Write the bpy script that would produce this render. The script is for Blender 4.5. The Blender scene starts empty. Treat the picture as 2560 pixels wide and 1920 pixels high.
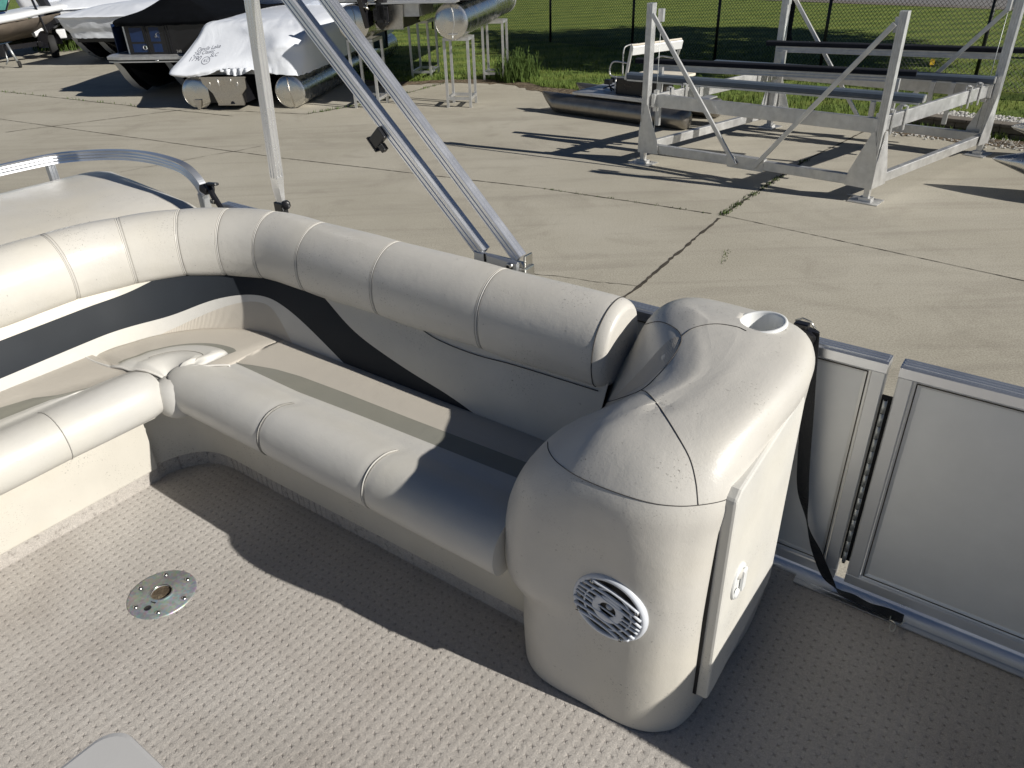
import bpy, bmesh, math, random
import numpy as np
from mathutils import Vector, Matrix
from mathutils.bvhtree import BVHTree
random.seed(7); np.random.seed(7)
S=bpy.context.scene; COL=S.collection
R=math.radians
# ---------------------------------------------------------------- camera
F=1900.0
dn=np.array([110,3190,F]); dn/=np.linalg.norm(dn); up=-dn
fw=np.array([0,0,1.])-up[2]*up; fw/=np.linalg.norm(fw); rt=np.cross(fw,up)
RW=np.array([rt,fw,up])            # world = RW @ (x right, y down, z forward)
CAMZ=2.85; DECK=1.35; YAW=R(-37.3)
cam=bpy.data.cameras.new('camera'); co=bpy.data.objects.new('camera',cam); COL.objects.link(co)
cam.sensor_width=36; cam.lens=36*F/2560; cam.clip_end=600; cam.clip_start=.02
M=Matrix(((RW[0][0],-RW[0][1],-RW[0][2],0),(RW[1][0],-RW[1][1],-RW[1][2],0),(RW[2][0],-RW[2][1],-RW[2][2],CAMZ),(0,0,0,1)))
co.matrix_world=M; S.camera=co
# ---------------------------------------------------------------- light
SAZ=R(-29.2); SEL=R(30.2)
W=bpy.data.worlds.new('World'); S.world=W; W.use_nodes=True
nt=W.node_tree; nt.nodes.clear()
sk=nt.nodes.new('ShaderNodeTexSky'); sk.sky_type='NISHITA'; sk.sun_disc=False
sk.air_density=.55; sk.dust_density=.15; sk.ozone_density=1.6; sk.altitude=1500; sk.sun_elevation=SEL; sk.sun_rotation=math.pi/2-SAZ
bg=nt.nodes.new('ShaderNodeBackground'); bg.inputs[1].default_value=.05
wo=nt.nodes.new('ShaderNodeOutputWorld'); nt.links.new(sk.outputs[0],bg.inputs[0]); nt.links.new(bg.outputs[0],wo.inputs[0])
sl=bpy.data.lights.new('sun','SUN'); sl.energy=5.0; sl.angle=R(.5); sl.color=(1,.955,.88)
so=bpy.data.objects.new('sun',sl); COL.objects.link(so)
sd=Vector((math.cos(SEL)*math.cos(SAZ),math.cos(SEL)*math.sin(SAZ),math.sin(SEL)))
so.rotation_euler=sd.to_track_quat('Z','Y').to_euler(); so.location=(6,-3,9)
S.view_settings.view_transform='Standard'; S.view_settings.look='None'; S.view_settings.gamma=1
S.view_settings.exposure=0.17
S.render.engine='CYCLES'
# ---------------------------------------------------------------- materials
MATS={}
def nodes(name):
    m=bpy.data.materials.new(name); m.use_nodes=True; t=m.node_tree
    b=t.nodes['Principled BSDF']; MATS[name]=m
    tc=t.nodes.new('ShaderNodeTexCoord'); return m,t,b,tc.outputs['Object']
def N(t,k,**a):
    n=t.nodes.new(k)
    for x,y in a.items():
        if x in n.inputs: n.inputs[x].default_value=y
        else: setattr(n,x,y)
    return n
def noise(t,v,sc,det=4,rough=.55,dist=0,w=None):
    n=N(t,'ShaderNodeTexNoise'); n.inputs['Scale'].default_value=sc; n.inputs['Detail'].default_value=det
    n.inputs['Roughness'].default_value=rough; n.inputs['Distortion'].default_value=dist; t.links.new(v,n.inputs['Vector']); return n.outputs['Fac']
def ramp(t,f,stops):
    n=N(t,'ShaderNodeValToRGB'); t.links.new(f,n.inputs[0]); e=n.color_ramp.elements
    e[0].position=stops[0][0]; e[0].color=(*stops[0][1],1); e[1].position=stops[-1][0]; e[1].color=(*stops[-1][1],1)
    for p,c in stops[1:-1]: x=e.new(p); x.color=(*c,1)
    return n.outputs[0]
def mix(t,f,a,b,mode='MIX'):
    n=N(t,'ShaderNodeMix',data_type='RGBA',blend_type=mode)
    for s_,v in ((0,f),(6,a),(7,b)):
        if hasattr(v,'links') or hasattr(v,'is_output'): t.links.new(v,n.inputs[s_])
        elif isinstance(v,(int,float)): n.inputs[s_].default_value=v
        else: n.inputs[s_].default_value=(*v,1)
    return n.outputs[2]
def math_(t,op,a,b=None,c=None):
    n=N(t,'ShaderNodeMath',operation=op)
    for i,v in enumerate((a,b,c)):
        if v is None: continue
        if isinstance(v,(int,float)): n.inputs[i].default_value=v
        else: t.links.new(v,n.inputs[i])
    return n.outputs[0]
def bump(t,b,h,st,dist=.01,prev=None):
    n=N(t,'ShaderNodeBump'); n.inputs['Strength'].default_value=st; n.inputs['Distance'].default_value=dist
    t.links.new(h,n.inputs['Height'])
    if prev: t.links.new(prev,n.inputs['Normal'])
    t.links.new(n.outputs[0],b.inputs['Normal']); return n.outputs[0]
g3=lambda v:(v,v,v)
def plain(name,col,rough=.5,metal=0,bs=0,bsc=60,var=.12,vsc=6,spec=.5):
    m,t,b,v=nodes(name)
    f=noise(t,v,vsc,5)
    c=ramp(t,f,[(.3,tuple(x*(1-var) for x in col)),(.7,tuple(min(1,x*(1+var)) for x in col))])
    t.links.new(c,b.inputs['Base Color']); b.inputs['Roughness'].default_value=rough; b.inputs['Metallic'].default_value=metal
    b.inputs['Specular IOR Level'].default_value=spec
    if bs: bump(t,b,noise(t,v,bsc,4),bs,.004)
    return m
def vinyl(name,col,rough=.42,speck=.5,speckthr=.62,sheen=.5,grain=.12):
    m,t,b,v=nodes(name)
    f=noise(t,v,5,5,.6)
    c=ramp(t,f,[(.3,tuple(x*.93 for x in col)),(.7,tuple(min(1,x*1.04) for x in col))])
    yel=noise(t,v,2.2,3)
    c=mix(t,math_(t,'MULTIPLY',ramp(t,yel,[(.45,g3(0)),(.7,g3(1))]),.35),c,(col[0],col[1]*.95,col[2]*.80))
    if speck>0:   # mildew specks: small dots gathered in patches
        a=noise(t,v,7,3,.6); patch=ramp(t,a,[(speckthr-.08,g3(0)),(speckthr+.06,g3(1))])
        vo=N(t,'ShaderNodeTexNoise'); vo.inputs['Scale'].default_value=230; vo.inputs['Detail'].default_value=3; vo.inputs['Roughness'].default_value=.65
        t.links.new(v,vo.inputs['Vector'])
        d=ramp(t,vo.outputs['Fac'],[(.61,g3(0)),(.66,g3(1))])
        c=mix(t,math_(t,'MULTIPLY',math_(t,'MULTIPLY',patch,d),speck*.75),c,(.13,.12,.105))
        d2=ramp(t,noise(t,v,95,2,.5),[(.73,g3(0)),(.76,g3(1))])
        c=mix(t,math_(t,'MULTIPLY',d2,speck*.35),c,(.12,.11,.10))
    t.links.new(c,b.inputs['Base Color'])
    rr=ramp(t,noise(t,v,9,4),[(.3,g3(rough-.04)),(.7,g3(rough+(.12 if name!='navy_vinyl' else .02)))]); t.links.new(rr,b.inputs['Roughness'])
    b.inputs['Specular IOR Level'].default_value=sheen
    p=bump(t,b,noise(t,v,300,3,.6),grain*2.2,.0012)
    if rough>.3 and name!='navy_vinyl':
        p=bump(t,b,noise(t,v,55,3,.6),.22,.002,p); bump(t,b,noise(t,v,13,5,.6,.6),.12,.008,p)
    return m
vinyl('ivory_vinyl',(.565,.545,.50),.32,1.0,.585)
vinyl('clean_vinyl',(.55,.54,.51),.40,.3,.64)
vinyl('ivory_panel',(.57,.545,.485),.46,.9,.57)
vinyl('navy_vinyl',(.022,.026,.032),.60,0,.62,.15,.10)
vinyl('taupe_vinyl',(.245,.243,.210),.55,.3,.64)
vinyl('door_vinyl',(.60,.59,.55),.5,.9,.57)
def perf(name,col):
    m,t,b,v=nodes(name)
    w=N(t,'ShaderNodeTexWave',wave_type='BANDS',bands_direction='DIAGONAL'); w.inputs['Scale'].default_value=120; w.inputs['Distortion'].default_value=.6
    mp=N(t,'ShaderNodeMapping'); mp.inputs['Rotation'].default_value=(0,0,R(35)); mp.inputs['Scale'].default_value=(1,1,0.01)
    t.links.new(v,mp.inputs[0]); t.links.new(mp.outputs[0],w.inputs['Vector'])
    c=mix(t,w.outputs['Fac'],tuple(x*.90 for x in col),col)
    c=mix(t,math_(t,'MULTIPLY',noise(t,v,6,4),.25),c,tuple(x*.8 for x in col))
    t.links.new(c,b.inputs['Base Color']); b.inputs['Roughness'].default_value=.65
    p=bump(t,b,w.outputs['Fac'],.5,.0015); bump(t,b,noise(t,v,14,3),.2,.008,p)
    return m
perf('mesh_fabric',(.54,.50,.435))
plain('seam_thread',(.30,.285,.255),.8)
plain('stitch_dark',(.06,.055,.05),.8)
plain('piping',(.56,.545,.51),.5,var=.04)
plain('white_plastic',(.74,.75,.74),.30,var=.03)
plain('grille_plastic',(.62,.65,.70),.32,var=.05)
plain('black_plastic',(.012,.012,.014),.35,var=.2)
plain('webbing',(.006,.008,.012),.75,bs=.5,bsc=300)
plain('dark_void',(.01,.01,.01),.8)
plain('speaker_cone',(.035,.033,.028),.5)
plain('table_top',(.50,.495,.485),.38,var=.03,bs=.05,bsc=300)
plain('rubber',(.02,.02,.02),.8,bs=.3)
plain('steel',(.55,.54,.50),.28,1,var=.15)
def alu(name,col,rough,metal=1,brush=(1,1,1),var=.12,bs=.08):
    m,t,b,v=nodes(name)
    mp=N(t,'ShaderNodeMapping'); mp.inputs['Scale'].default_value=brush; t.links.new(v,mp.inputs[0])
    f=noise(t,mp.outputs[0],12,6,.6)
    c=ramp(t,f,[(.25,tuple(x*(1-var) for x in col)),(.75,tuple(min(1,x*(1+var)) for x in col))])
    t.links.new(c,b.inputs['Base Color']); b.inputs['Metallic'].default_value=metal
    rr=ramp(t,noise(t,v,5,5),[(.3,g3(max(.05,rough-.07))),(.7,g3(rough+.1))]); t.links.new(rr,b.inputs['Roughness'])
    bump(t,b,f,bs,.002)
    return m
alu('pole_aluminium',(.82,.83,.85),.30,.85,(1,1,1),.03,.0)
alu('rail_aluminium',(.74,.76,.79),.33,.9,(.1,1,1),.06)
alu('mill_aluminium',(.66,.66,.65),.45,.85,(1,1,1),.14)
alu('tube_aluminium',(.70,.69,.66),.24,1,(12,.3,12),.12,.03)
alu('float_aluminium',(.30,.28,.25),.36,.9,(1,1,1),.15,.02)
alu('raw_aluminium',(.62,.58,.52),.32,1,(3,3,3),.15)
alu('panel_metal',(.72,.73,.72),.48,.15,(1,1,1),.04,.02)
alu('galvanised',(.42,.44,.44),.45,.75,(1,1,1),.25)
plain('frame_paint',(.68,.69,.69),.35,.4,var=.04)
# galvanised plate gets coarse spangle
def spangle():
    m,t,b,v=nodes('zinc_plate')
    vo=N(t,'ShaderNodeTexVoronoi'); vo.inputs['Scale'].default_value=130; t.links.new(v,vo.inputs['Vector'])
    c=mix(t,noise(t,v,18,5,.7,1.0),(.22,.25,.27),(.50,.52,.50)); c=mix(t,.3,c,vo.outputs['Color'],'SOFT_LIGHT')
    t.links.new(c,b.inputs['Base Color']); b.inputs['Metallic'].default_value=.6; b.inputs['Roughness'].default_value=.5
    bump(t,b,noise(t,v,90,4),.15,.002)
spangle()
def shrink(name,col):
    m,t,b,v=nodes(name)
    c=ramp(t,noise(t,v,1.5,4),[(.3,tuple(x*.93 for x in col)),(.7,col)])
    t.links.new(c,b.inputs['Base Color']); b.inputs['Roughness'].default_value=.32
    b.inputs['Specular IOR Level'].default_value=.6
    p=bump(t,b,noise(t,v,1.6,4,.5,1.0),.30,.06); bump(t,b,noise(t,v,9,4,.6,2),.12,.012,p)
shrink('shrink_wrap',(.80,.83,.88))
plain('marker_ink',(.10,.11,.15),.7)
plain('canvas_black',(.0025,.003,.004),.9,bs=.25,bsc=9,var=.25,spec=.08)
plain('nose_paint',(.50,.51,.52),.45,.3,var=.08)
plain('navy_panel',(.008,.022,.07),.45,0,var=.15,bs=.1,bsc=3)
plain('black_paint',(.010,.010,.012),.25,var=.2)
plain('chrome',(.8,.8,.8),.15,1)
plain('tan_canvas',(.17,.14,.11),.8,bs=.4,bsc=8,var=.18,vsc=3)
plain('white_gel',(.72,.73,.74),.25,var=.05)
plain('glass_tint',(.10,.30,.26),.08,var=.2)
plain('brown_black',(.022,.017,.013),.35)
plain('cream_pad',(.70,.64,.53),.5,var=.05)
plain('teal_hull',(.06,.10,.11),.4)
plain('bark',(.018,.014,.010),.9,bs=.8,bsc=20)
plain('fence_black',(.008,.009,.008),.5)
plain('bunk_carpet',(.016,.018,.024),.95,bs=.8,bsc=200,spec=.15)
plain('bunk_cover',(.09,.115,.15),.45,var=.08)
plain('block',(.17,.15,.125),.9,bs=.6,bsc=50,var=.2)
plain('mortar_dark',(.03,.027,.022),.95)
plain('dry_stem',(.22,.16,.09),.9)
plain('white_stone',(.5,.49,.46),.8,bs=.5,bsc=30,var=.25,vsc=40)
plain('yellow_plastic',(.65,.42,.02),.5)
def concrete():
    m,t,b,v=nodes('concrete')
    a=noise(t,v,.35,6,.6); c=ramp(t,a,[(.3,(.355,.33,.268)),(.5,(.405,.378,.312)),(.72,(.455,.428,.36))])
    st=noise(t,v,.9,7,.65,1.2); c=mix(t,math_(t,'MULTIPLY',ramp(t,st,[(.52,g3(0)),(.68,g3(1))]),.34),c,(.245,.22,.18))
    # long tyre streaks
    mp=N(t,'ShaderNodeMapping'); mp.inputs['Rotation'].default_value=(0,0,R(-28)); mp.inputs['Scale'].default_value=(.25,2.6,1); t.links.new(v,mp.inputs[0])
    s2=noise(t,mp.outputs[0],1.2,5,.6,.6); c=mix(t,math_(t,'MULTIPLY',ramp(t,s2,[(.5,g3(0)),(.66,g3(1))]),.28),c,(.235,.212,.178))
    s3=noise(t,mp.outputs[0],3.1,3,.5,.3); c=mix(t,math_(t,'MULTIPLY',ramp(t,s3,[(.64,g3(0)),(.68,g3(1))]),.12),c,(.52,.48,.40))
    ag=noise(t,v,70,4,.75); c=mix(t,.55,c,ramp(t,ag,[(.36,g3(.28)),(.5,g3(.5)),(.66,g3(.72))]),'OVERLAY')
    pe=ramp(t,noise(t,v,34,2,.5),[(.70,g3(0)),(.74,g3(1))]); c=mix(t,math_(t,'MULTIPLY',pe,.45),c,(.15,.11,.09))
    t.links.new(c,b.inputs['Base Color']); b.inputs['Roughness'].default_value=.88; b.inputs['Specular IOR Level'].default_value=.25
    p=bump(t,b,ag,.35,.006); bump(t,b,noise(t,v,1.2,5),.12,.05,p)
concrete()
def asphalt():
    m,t,b,v=nodes('asphalt')
    c=ramp(t,noise(t,v,3,6,.7),[(.3,(.15,.145,.14)),(.7,(.22,.21,.20))]); t.links.new(c,b.inputs['Base Color']); b.inputs['Roughness'].default_value=.9
asphalt()
def grassm(name,dark,lite,band=False,thin=False):
    m,t,b,v=nodes(name)
    a=noise(t,v,1.3,6,.7); c=ramp(t,a,[(.3,dark),(.7,lite)])
    f=noise(t,v,26,4,.8); c=mix(t,.7,c,ramp(t,f,[(.3,g3(.22)),(.5,g3(.5)),(.7,g3(.85))]),'OVERLAY')
    if band:
        mp=N(t,'ShaderNodeMapping'); mp.inputs['Rotation'].default_value=(0,0,R(-10)); t.links.new(v,mp.inputs[0])
        w=N(t,'ShaderNodeTexWave'); w.bands_direction='Y'; w.inputs['Scale'].default_value=.28; w.inputs['Distortion'].default_value=3; w.inputs['Detail'].default_value=3; t.links.new(mp.outputs[0],w.inputs['Vector'])
        c=mix(t,math_(t,'MULTIPLY',w.outputs['Fac'],.4),c,(min(1,lite[0]*1.9),lite[1]*1.55,lite[2]*1.5))
    t.links.new(c,b.inputs['Base Color']); b.inputs['Roughness'].default_value=.8; b.inputs['Specular IOR Level'].default_value=.2
    if not thin: bump(t,b,f,.8,.05)
grassm('lawn',(.066,.108,.022),(.16,.215,.05),True)
grassm('blade',(.060,.105,.018),(.17,.23,.055),thin=True)
grassm('weed_green',(.035,.065,.015),(.10,.15,.035),thin=True)
def soil():
    m,t,b,v=nodes('soil')
    c=ramp(t,noise(t,v,14,6,.75),[(.3,(.05,.035,.02)),(.5,(.13,.095,.06)),(.7,(.30,.25,.17))]); t.links.new(c,b.inputs['Base Color']); b.inputs['Roughness'].default_value=.95
    bump(t,b,noise(t,v,40,5,.8),.9,.03)
soil()
plain('crack',(.055,.046,.034),.95,var=.4,vsc=8)
plain('leaf',(.05,.09,.02),.6)
def carpet(name,scale=1.0,dirt=.0):
    m,t,b,v=nodes(name)
    wob=N(t,'ShaderNodeTexNoise'); wob.inputs['Scale'].default_value=22; wob.inputs['Detail'].default_value=2; t.links.new(v,wob.inputs['Vector'])
    sc=N(t,'ShaderNodeVectorMath',operation='SCALE'); t.links.new(wob.outputs['Color'],sc.inputs[0]); sc.inputs[3].default_value=.012
    ad=N(t,'ShaderNodeVectorMath',operation='ADD'); t.links.new(v,ad.inputs[0]); t.links.new(sc.outputs[0],ad.inputs[1])
    sp=N(t,'ShaderNodeSeparateXYZ'); t.links.new(ad.outputs[0],sp.inputs[0])
    P=.0250
    k=2*math.pi/P
    X,Y=sp.outputs[0],sp.outputs[1]
    sx=math_(t,'COSINE',math_(t,'MULTIPLY',X,k)); sy=math_(t,'COSINE',math_(t,'MULTIPLY',Y,k))
    a=math_(t,'ADD',sx,sy)
    def sstep(v,lo,hi):
        m=N(t,'ShaderNodeMapRange'); m.interpolation_type='SMOOTHSTEP'; t.links.new(v,m.inputs[0]); m.inputs[1].default_value=lo; m.inputs[2].default_value=hi; return m.outputs[0]
    pit=sstep(a,-2,-1.25)
    # creases radiating from each tuft hole along the two diagonals
    d1=math_(t,'ABSOLUTE',math_(t,'SINE',math_(t,'MULTIPLY',math_(t,'ADD',X,Y),k/2)))
    d1=math_(t,'ABSOLUTE',math_(t,'COSINE',math_(t,'MULTIPLY',math_(t,'ADD',X,Y),k/2)))
    d2=math_(t,'ABSOLUTE',math_(t,'COSINE',math_(t,'MULTIPLY',math_(t,'SUBTRACT',X,Y),k/2)))
    arm=math_(t,'SUBTRACT',1,sstep(a,-1.9,-.2))
    e1=math_(t,'MULTIPLY',math_(t,'SUBTRACT',1,sstep(math_(t,'ABSOLUTE',math_(t,'SINE',math_(t,'MULTIPLY',math_(t,'ADD',X,Y),k/2))),0,.30)),arm)
    e2=math_(t,'MULTIPLY',math_(t,'SUBTRACT',1,sstep(math_(t,'ABSOLUTE',math_(t,'SINE',math_(t,'MULTIPLY',math_(t,'SUBTRACT',X,Y),k/2))),0,.30)),arm)
    cre=math_(t,'MAXIMUM',e1,e2)
    fz=noise(t,v,420,3,.8); fz2=noise(t,v,120,5,.75); pt=noise(t,v,30,3,.6)
    vary=ramp(t,pt,[(.35,g3(.35)),(.65,g3(1))])
    h=math_(t,'SUBTRACT',math_(t,'ADD',math_(t,'MULTIPLY',pit,.24),math_(t,'MULTIPLY',a,.10)),math_(t,'MULTIPLY',math_(t,'MULTIPLY',cre,vary),.52))
    h=math_(t,'ADD',h,math_(t,'ADD',math_(t,'MULTIPLY',fz,.50),math_(t,'MULTIPLY',fz2,1.0)))
    c=ramp(t,noise(t,v,2.4,5,.6),[(.3,(.415,.388,.355)),(.7,(.51,.48,.445))])
    c=mix(t,math_(t,'MULTIPLY',ramp(t,noise(t,v,1.1,5,.65),[(.5,g3(0)),(.7,g3(1))]),.45),c,(.29,.25,.22))
    c=mix(t,.5,c,ramp(t,fz,[(.3,g3(.22)),(.7,g3(.80))]),'OVERLAY')
    c=mix(t,.35,c,ramp(t,fz2,[(.3,g3(.25)),(.7,g3(.78))]),'OVERLAY')
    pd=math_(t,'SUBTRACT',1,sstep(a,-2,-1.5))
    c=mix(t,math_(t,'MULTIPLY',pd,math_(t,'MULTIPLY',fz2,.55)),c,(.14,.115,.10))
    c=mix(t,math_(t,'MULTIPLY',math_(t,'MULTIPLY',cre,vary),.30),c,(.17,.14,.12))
    if dirt: c=mix(t,math_(t,'MULTIPLY',ramp(t,noise(t,v,60,3,.7),[(.56,g3(0)),(.64,g3(1))]),dirt),c,(.06,.05,.04))
    t.links.new(c,b.inputs['Base Color']); b.inputs['Roughness'].default_value=.95; b.inputs['Specular IOR Level'].default_value=.1
    b.inputs['Sheen Weight'].default_value=.2
    bump(t,b,h,.75,.0042)
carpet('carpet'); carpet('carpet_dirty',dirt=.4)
# ---------------------------------------------------------------- mesh helpers
def frame_mat(fr,base=(0,0,0)):
    # fr: None = world, 'boat' = our boat's deck, or (x,y,z,yaw)
    if fr is None: T=Matrix.Identity(4)
    elif fr=='boat': T=Matrix.Translation((0,0,DECK))@Matrix.Rotation(YAW,4,'Z')
    else: T=Matrix.Translation(fr[:3])@Matrix.Rotation(fr[3],4,'Z')
    return T@Matrix.Translation(base)
class MB:
    def __init__(s): s.v=[]; s.f=[]; s.m=[]; s.sm=[]
    def add(s,vs,fs,mi=0,smooth=False):
        o=len(s.v); s.v+= [tuple(map(float,p)) for p in vs]
        for i,f in enumerate(fs):
            s.f.append(tuple(o+k for k in f)); s.m.append(mi[i] if isinstance(mi,list) else mi); s.sm.append(smooth)
        return s
    def box(s,a,b,mi=0,bev=0,rot=None,piv=None):
        bm=bmesh.new(); bmesh.ops.create_cube(bm,size=1)
        c=[(a[i]+b[i])/2 for i in range(3)]; d=[abs(b[i]-a[i]) for i in range(3)]
        for v in bm.verts: v.co=Vector((v.co[i]*d[i]+c[i] for i in range(3)))
        if bev: bmesh.ops.bevel(bm,geom=list(bm.edges),offset=bev,segments=2,affect='EDGES',profile=.6)
        if rot is not None:
            pv=Vector(piv if piv is not None else c)
            for v in bm.verts: v.co=pv+rot@(v.co-pv)
        s.bm(bm,mi); return s
    def bm(s,bm,mi=0,smooth=False):
        bm.verts.ensure_lookup_table(); s.add([v.co for v in bm.verts],[[v.index for v in f.verts] for f in bm.faces],mi,smooth); bm.free()
    def tube(s,pts,r,n=8,mi=0,smooth=True,caps=True,flat=None,closed=False):
        P=[Vector(p) for p in pts]; k=len(P); rs=r if isinstance(r,(list,tuple)) else [r]*k
        vs=[];fs=[]; prev=None
        for i,p in enumerate(P):
            a=P[(i-1)%k] if (i or closed) else P[0]; b=P[(i+1)%k] if (i<k-1 or closed) else P[-1]
            d=(b-a).normalized()
            if prev is None:
                u=d.cross(Vector((0,0,1))); 
                if u.length<.05: u=d.cross(Vector((1,0,0)))
                u.normalize()
            else: u=(prev-d*prev.dot(d)).normalized()
            prev=u; w=d.cross(u)
            for j in range(n):
                t=2*math.pi*j/n; ru=rs[i]; rw=rs[i]*(flat if flat else 1)
                vs.append(p+u*math.cos(t)*ru+w*math.sin(t)*rw)
        for i in range(k if closed else k-1):
            for j in range(n): fs.append((i*n+j,i*n+(j+1)%n,((i+1)%k)*n+(j+1)%n,((i+1)%k)*n+j))
        if caps and not closed: fs.append(tuple(range(n))[::-1]); fs.append(tuple((k-1)*n+j for j in range(n)))
        s.add(vs,fs,mi,smooth); return s
    def cyl(s,a,b,r,n=16,mi=0,r2=None,smooth=True): return s.tube([a,b],[r,r if r2 is None else r2],n,mi,smooth)
    def beam(s,a,b,w,h,mi=0,upv=(0,0,1),flute=0,bev=0):
        # rectangular bar, w across, h along 'up'; flute = grooves in the faces
        a=Vector(a);b=Vector(b); d=(b-a).normalized(); u=Vector(upv); x=d.cross(u).normalized(); z=x.cross(d).normalized()
        if flute:
            pr=[]
            for (ax,ay,bx,by) in ((-1,-1,1,-1),(1,-1,1,1),(1,1,-1,1),(-1,1,-1,-1)):
                for i in range(flute*2+1):
                    t=(i+.18)/(flute*2+1); 
                    for tt in (t, (i+.82)/(flute*2+1)):
                        q=(ax+(bx-ax)*tt, ay+(by-ay)*tt); dep=.90 if i%2 else 1.0
                        nx,ny=(0,ay) if ay==by else (ax,0)
                        pr.append(((q[0] if nx==0 else q[0]*dep)*w/2,(q[1] if ny==0 else q[1]*dep)*h/2))
        elif bev: 
            c=bev; W=w/2;H=h/2; pr=[(-W+c,-H),(W-c,-H),(W,-H+c),(W,H-c),(W-c,H),(-W+c,H),(-W,H-c),(-W,-H+c)]
        else: pr=[(-w/2,-h/2),(w/2,-h/2),(w/2,h/2),(-w/2,h/2)]
        n=len(pr); vs=[a+x*p+z*q for p,q in pr]+[b+x*p+z*q for p,q in pr]
        fs=[(i,(i+1)%n,n+(i+1)%n,n+i) for i in range(n)]+[tuple(range(n))[::-1],tuple(range(n,2*n))]
        s.add(vs,fs,mi); return s
    def prism(s,poly,z0,z1,mi=0,T=None):
        n=len(poly); vs=[(p[0],p[1],z0) for p in poly]+[(p[0],p[1],z1) for p in poly]
        if T is not None: vs=[T@Vector(v) for v in vs]
        s.add(vs,[(i,(i+1)%n,n+(i+1)%n,n+i) for i in range(n)]+[tuple(range(n))[::-1],tuple(range(n,2*n))],mi); return s
    def grid(s,rows,cu=False,cv=False,mi=0,smooth=True,capu=False):
        # rows[i][j]; cu closes j, cv closes i
        k=len(rows);n=len(rows[0]); vs=[p for r in rows for p in r]; fs=[];ms=[]
        for i in range(k if cv else k-1):
            for j in range(n if cu else n-1):
                fs.append((i*n+j,i*n+(j+1)%n,((i+1)%k)*n+(j+1)%n,((i+1)%k)*n+j)); ms.append(mi(i,j) if callable(mi) else mi)
        if capu: fs.append(tuple(range(n))[::-1]); ms.append(0 if callable(mi) else mi); fs.append(tuple((k-1)*n+j for j in range(n))); ms.append(0 if callable(mi) else mi)
        s.add(vs,fs,ms,smooth); return s
    def lathe(s,prof,c,ax=(0,0,1),n=32,mi=0,sx=1,sy=1):
        ax=Vector(ax).normalized(); u=ax.cross(Vector((0,1,0))); 
        if u.length<.1: u=ax.cross(Vector((1,0,0)))
        u.normalize(); w=ax.cross(u); c=Vector(c); rows=[]
        for r,h in prof: rows.append([c+ax*h+(u*math.cos(2*math.pi*j/n)*sx+w*math.sin(2*math.pi*j/n)*sy)*max(r,1e-5) for j in range(n)])
        s.grid(rows,cu=True,mi=mi); return s
    def mesh(s,name,mats,base=(0,0,0),noshare=False):
        me=bpy.data.meshes.new(name); bx=Vector(base)
        me.from_pydata([tuple(Vector(v)-bx) for v in s.v],[],s.f)
        for m in (mats if isinstance(mats,(list,tuple)) else [mats]): me.materials.append(MATS[m])
        me.polygons.foreach_set('material_index',s.m); me.polygons.foreach_set('use_smooth',s.sm)
        bm=bmesh.new(); bm.from_mesh(me); bmesh.ops.recalc_face_normals(bm,faces=bm.faces); bm.to_mesh(me); bm.free()
        me.update(); return me
def tag(o,label=None,cat=None,group=None,kind=None):
    if label: o['label']=label
    if cat: o['category']=cat
    if group: o['group']=group
    if kind: o['kind']=kind
    return o
class Thing:
    def __init__(s,name,label,cat,base=(0,0,0),frame=None,group=None,kind=None):
        s.base=base; o=bpy.data.objects.new(name,None); COL.objects.link(o); o.matrix_world=frame_mat(frame,base); o.empty_display_size=.1
        tag(o,label,cat,group,kind); s.o=o
    def part(s,name,mb,mats,parent=None,bevel=0,label=None):
        o=bpy.data.objects.new(name,mb.mesh(name,mats,s.base)); COL.objects.link(o); o.parent=parent or s.o
        if bevel:
            m=o.modifiers.new('b','BEVEL'); m.width=bevel; m.segments=2; m.limit_method='ANGLE'; m.angle_limit=R(40)
        if label: o['label']=label
        return o
def single(name,mb,mats,label,cat,base=(0,0,0),frame=None,group=None,kind=None):
    o=bpy.data.objects.new(name,mb.mesh(name,mats,base)); COL.objects.link(o); o.matrix_world=frame_mat(frame,base); tag(o,label,cat,group,kind); return o
def cr(pts,n,closed=False):
    P=[np.array(p,float) for p in pts]; k=len(P); out=[]
    for i in range(k if closed else k-1):
        p0=P[(i-1)%k] if (i or closed) else 2*P[0]-P[1]; p1=P[i]; p2=P[(i+1)%k]; p3=P[(i+2)%k] if (i+2<k or closed) else 2*P[-1]-P[-2]
        for j in range(n):
            t=j/n; out.append(.5*((2*p1)+(-p0+p2)*t+(2*p0-5*p1+4*p2-p3)*t*t+(-p0+3*p1-3*p2+p3)*t**3))
    if not closed: out.append(P[-1])
    return out
# pixel of the photograph (2212 wide view) -> direction in boat frame, for tracing seams on solid surfaces
def boat_ray(x,y):
    d=RW@np.array([x*2560/2212-1280,y*2560/2212-960,F]); c,s_=math.cos(-YAW),math.sin(-YAW)
    return Vector((d[0]*c-d[1]*s_,d[0]*s_+d[1]*c,d[2])).normalized()
EYE=Vector((0,0,CAMZ-DECK))
def trace(bvh,px,n=8,lift=.0006,eye=EYE,rayf=None):
    out=[]
    for q in cr(px,n):
        h=bvh.ray_cast(eye,(rayf or boat_ray)(q[0],q[1]))
        if h[0] is not None: out.append(h[0]+h[1]*lift if h[1].dot(eye-h[0])>0 else h[0]-h[1]*lift)
    return out
def lin(x,tab):
    xs=[a for a,b in tab]; ys=[b for a,b in tab]; return float(np.interp(x,xs,ys))
# ================================================================ SETTING
exec_parts=[]
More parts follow.
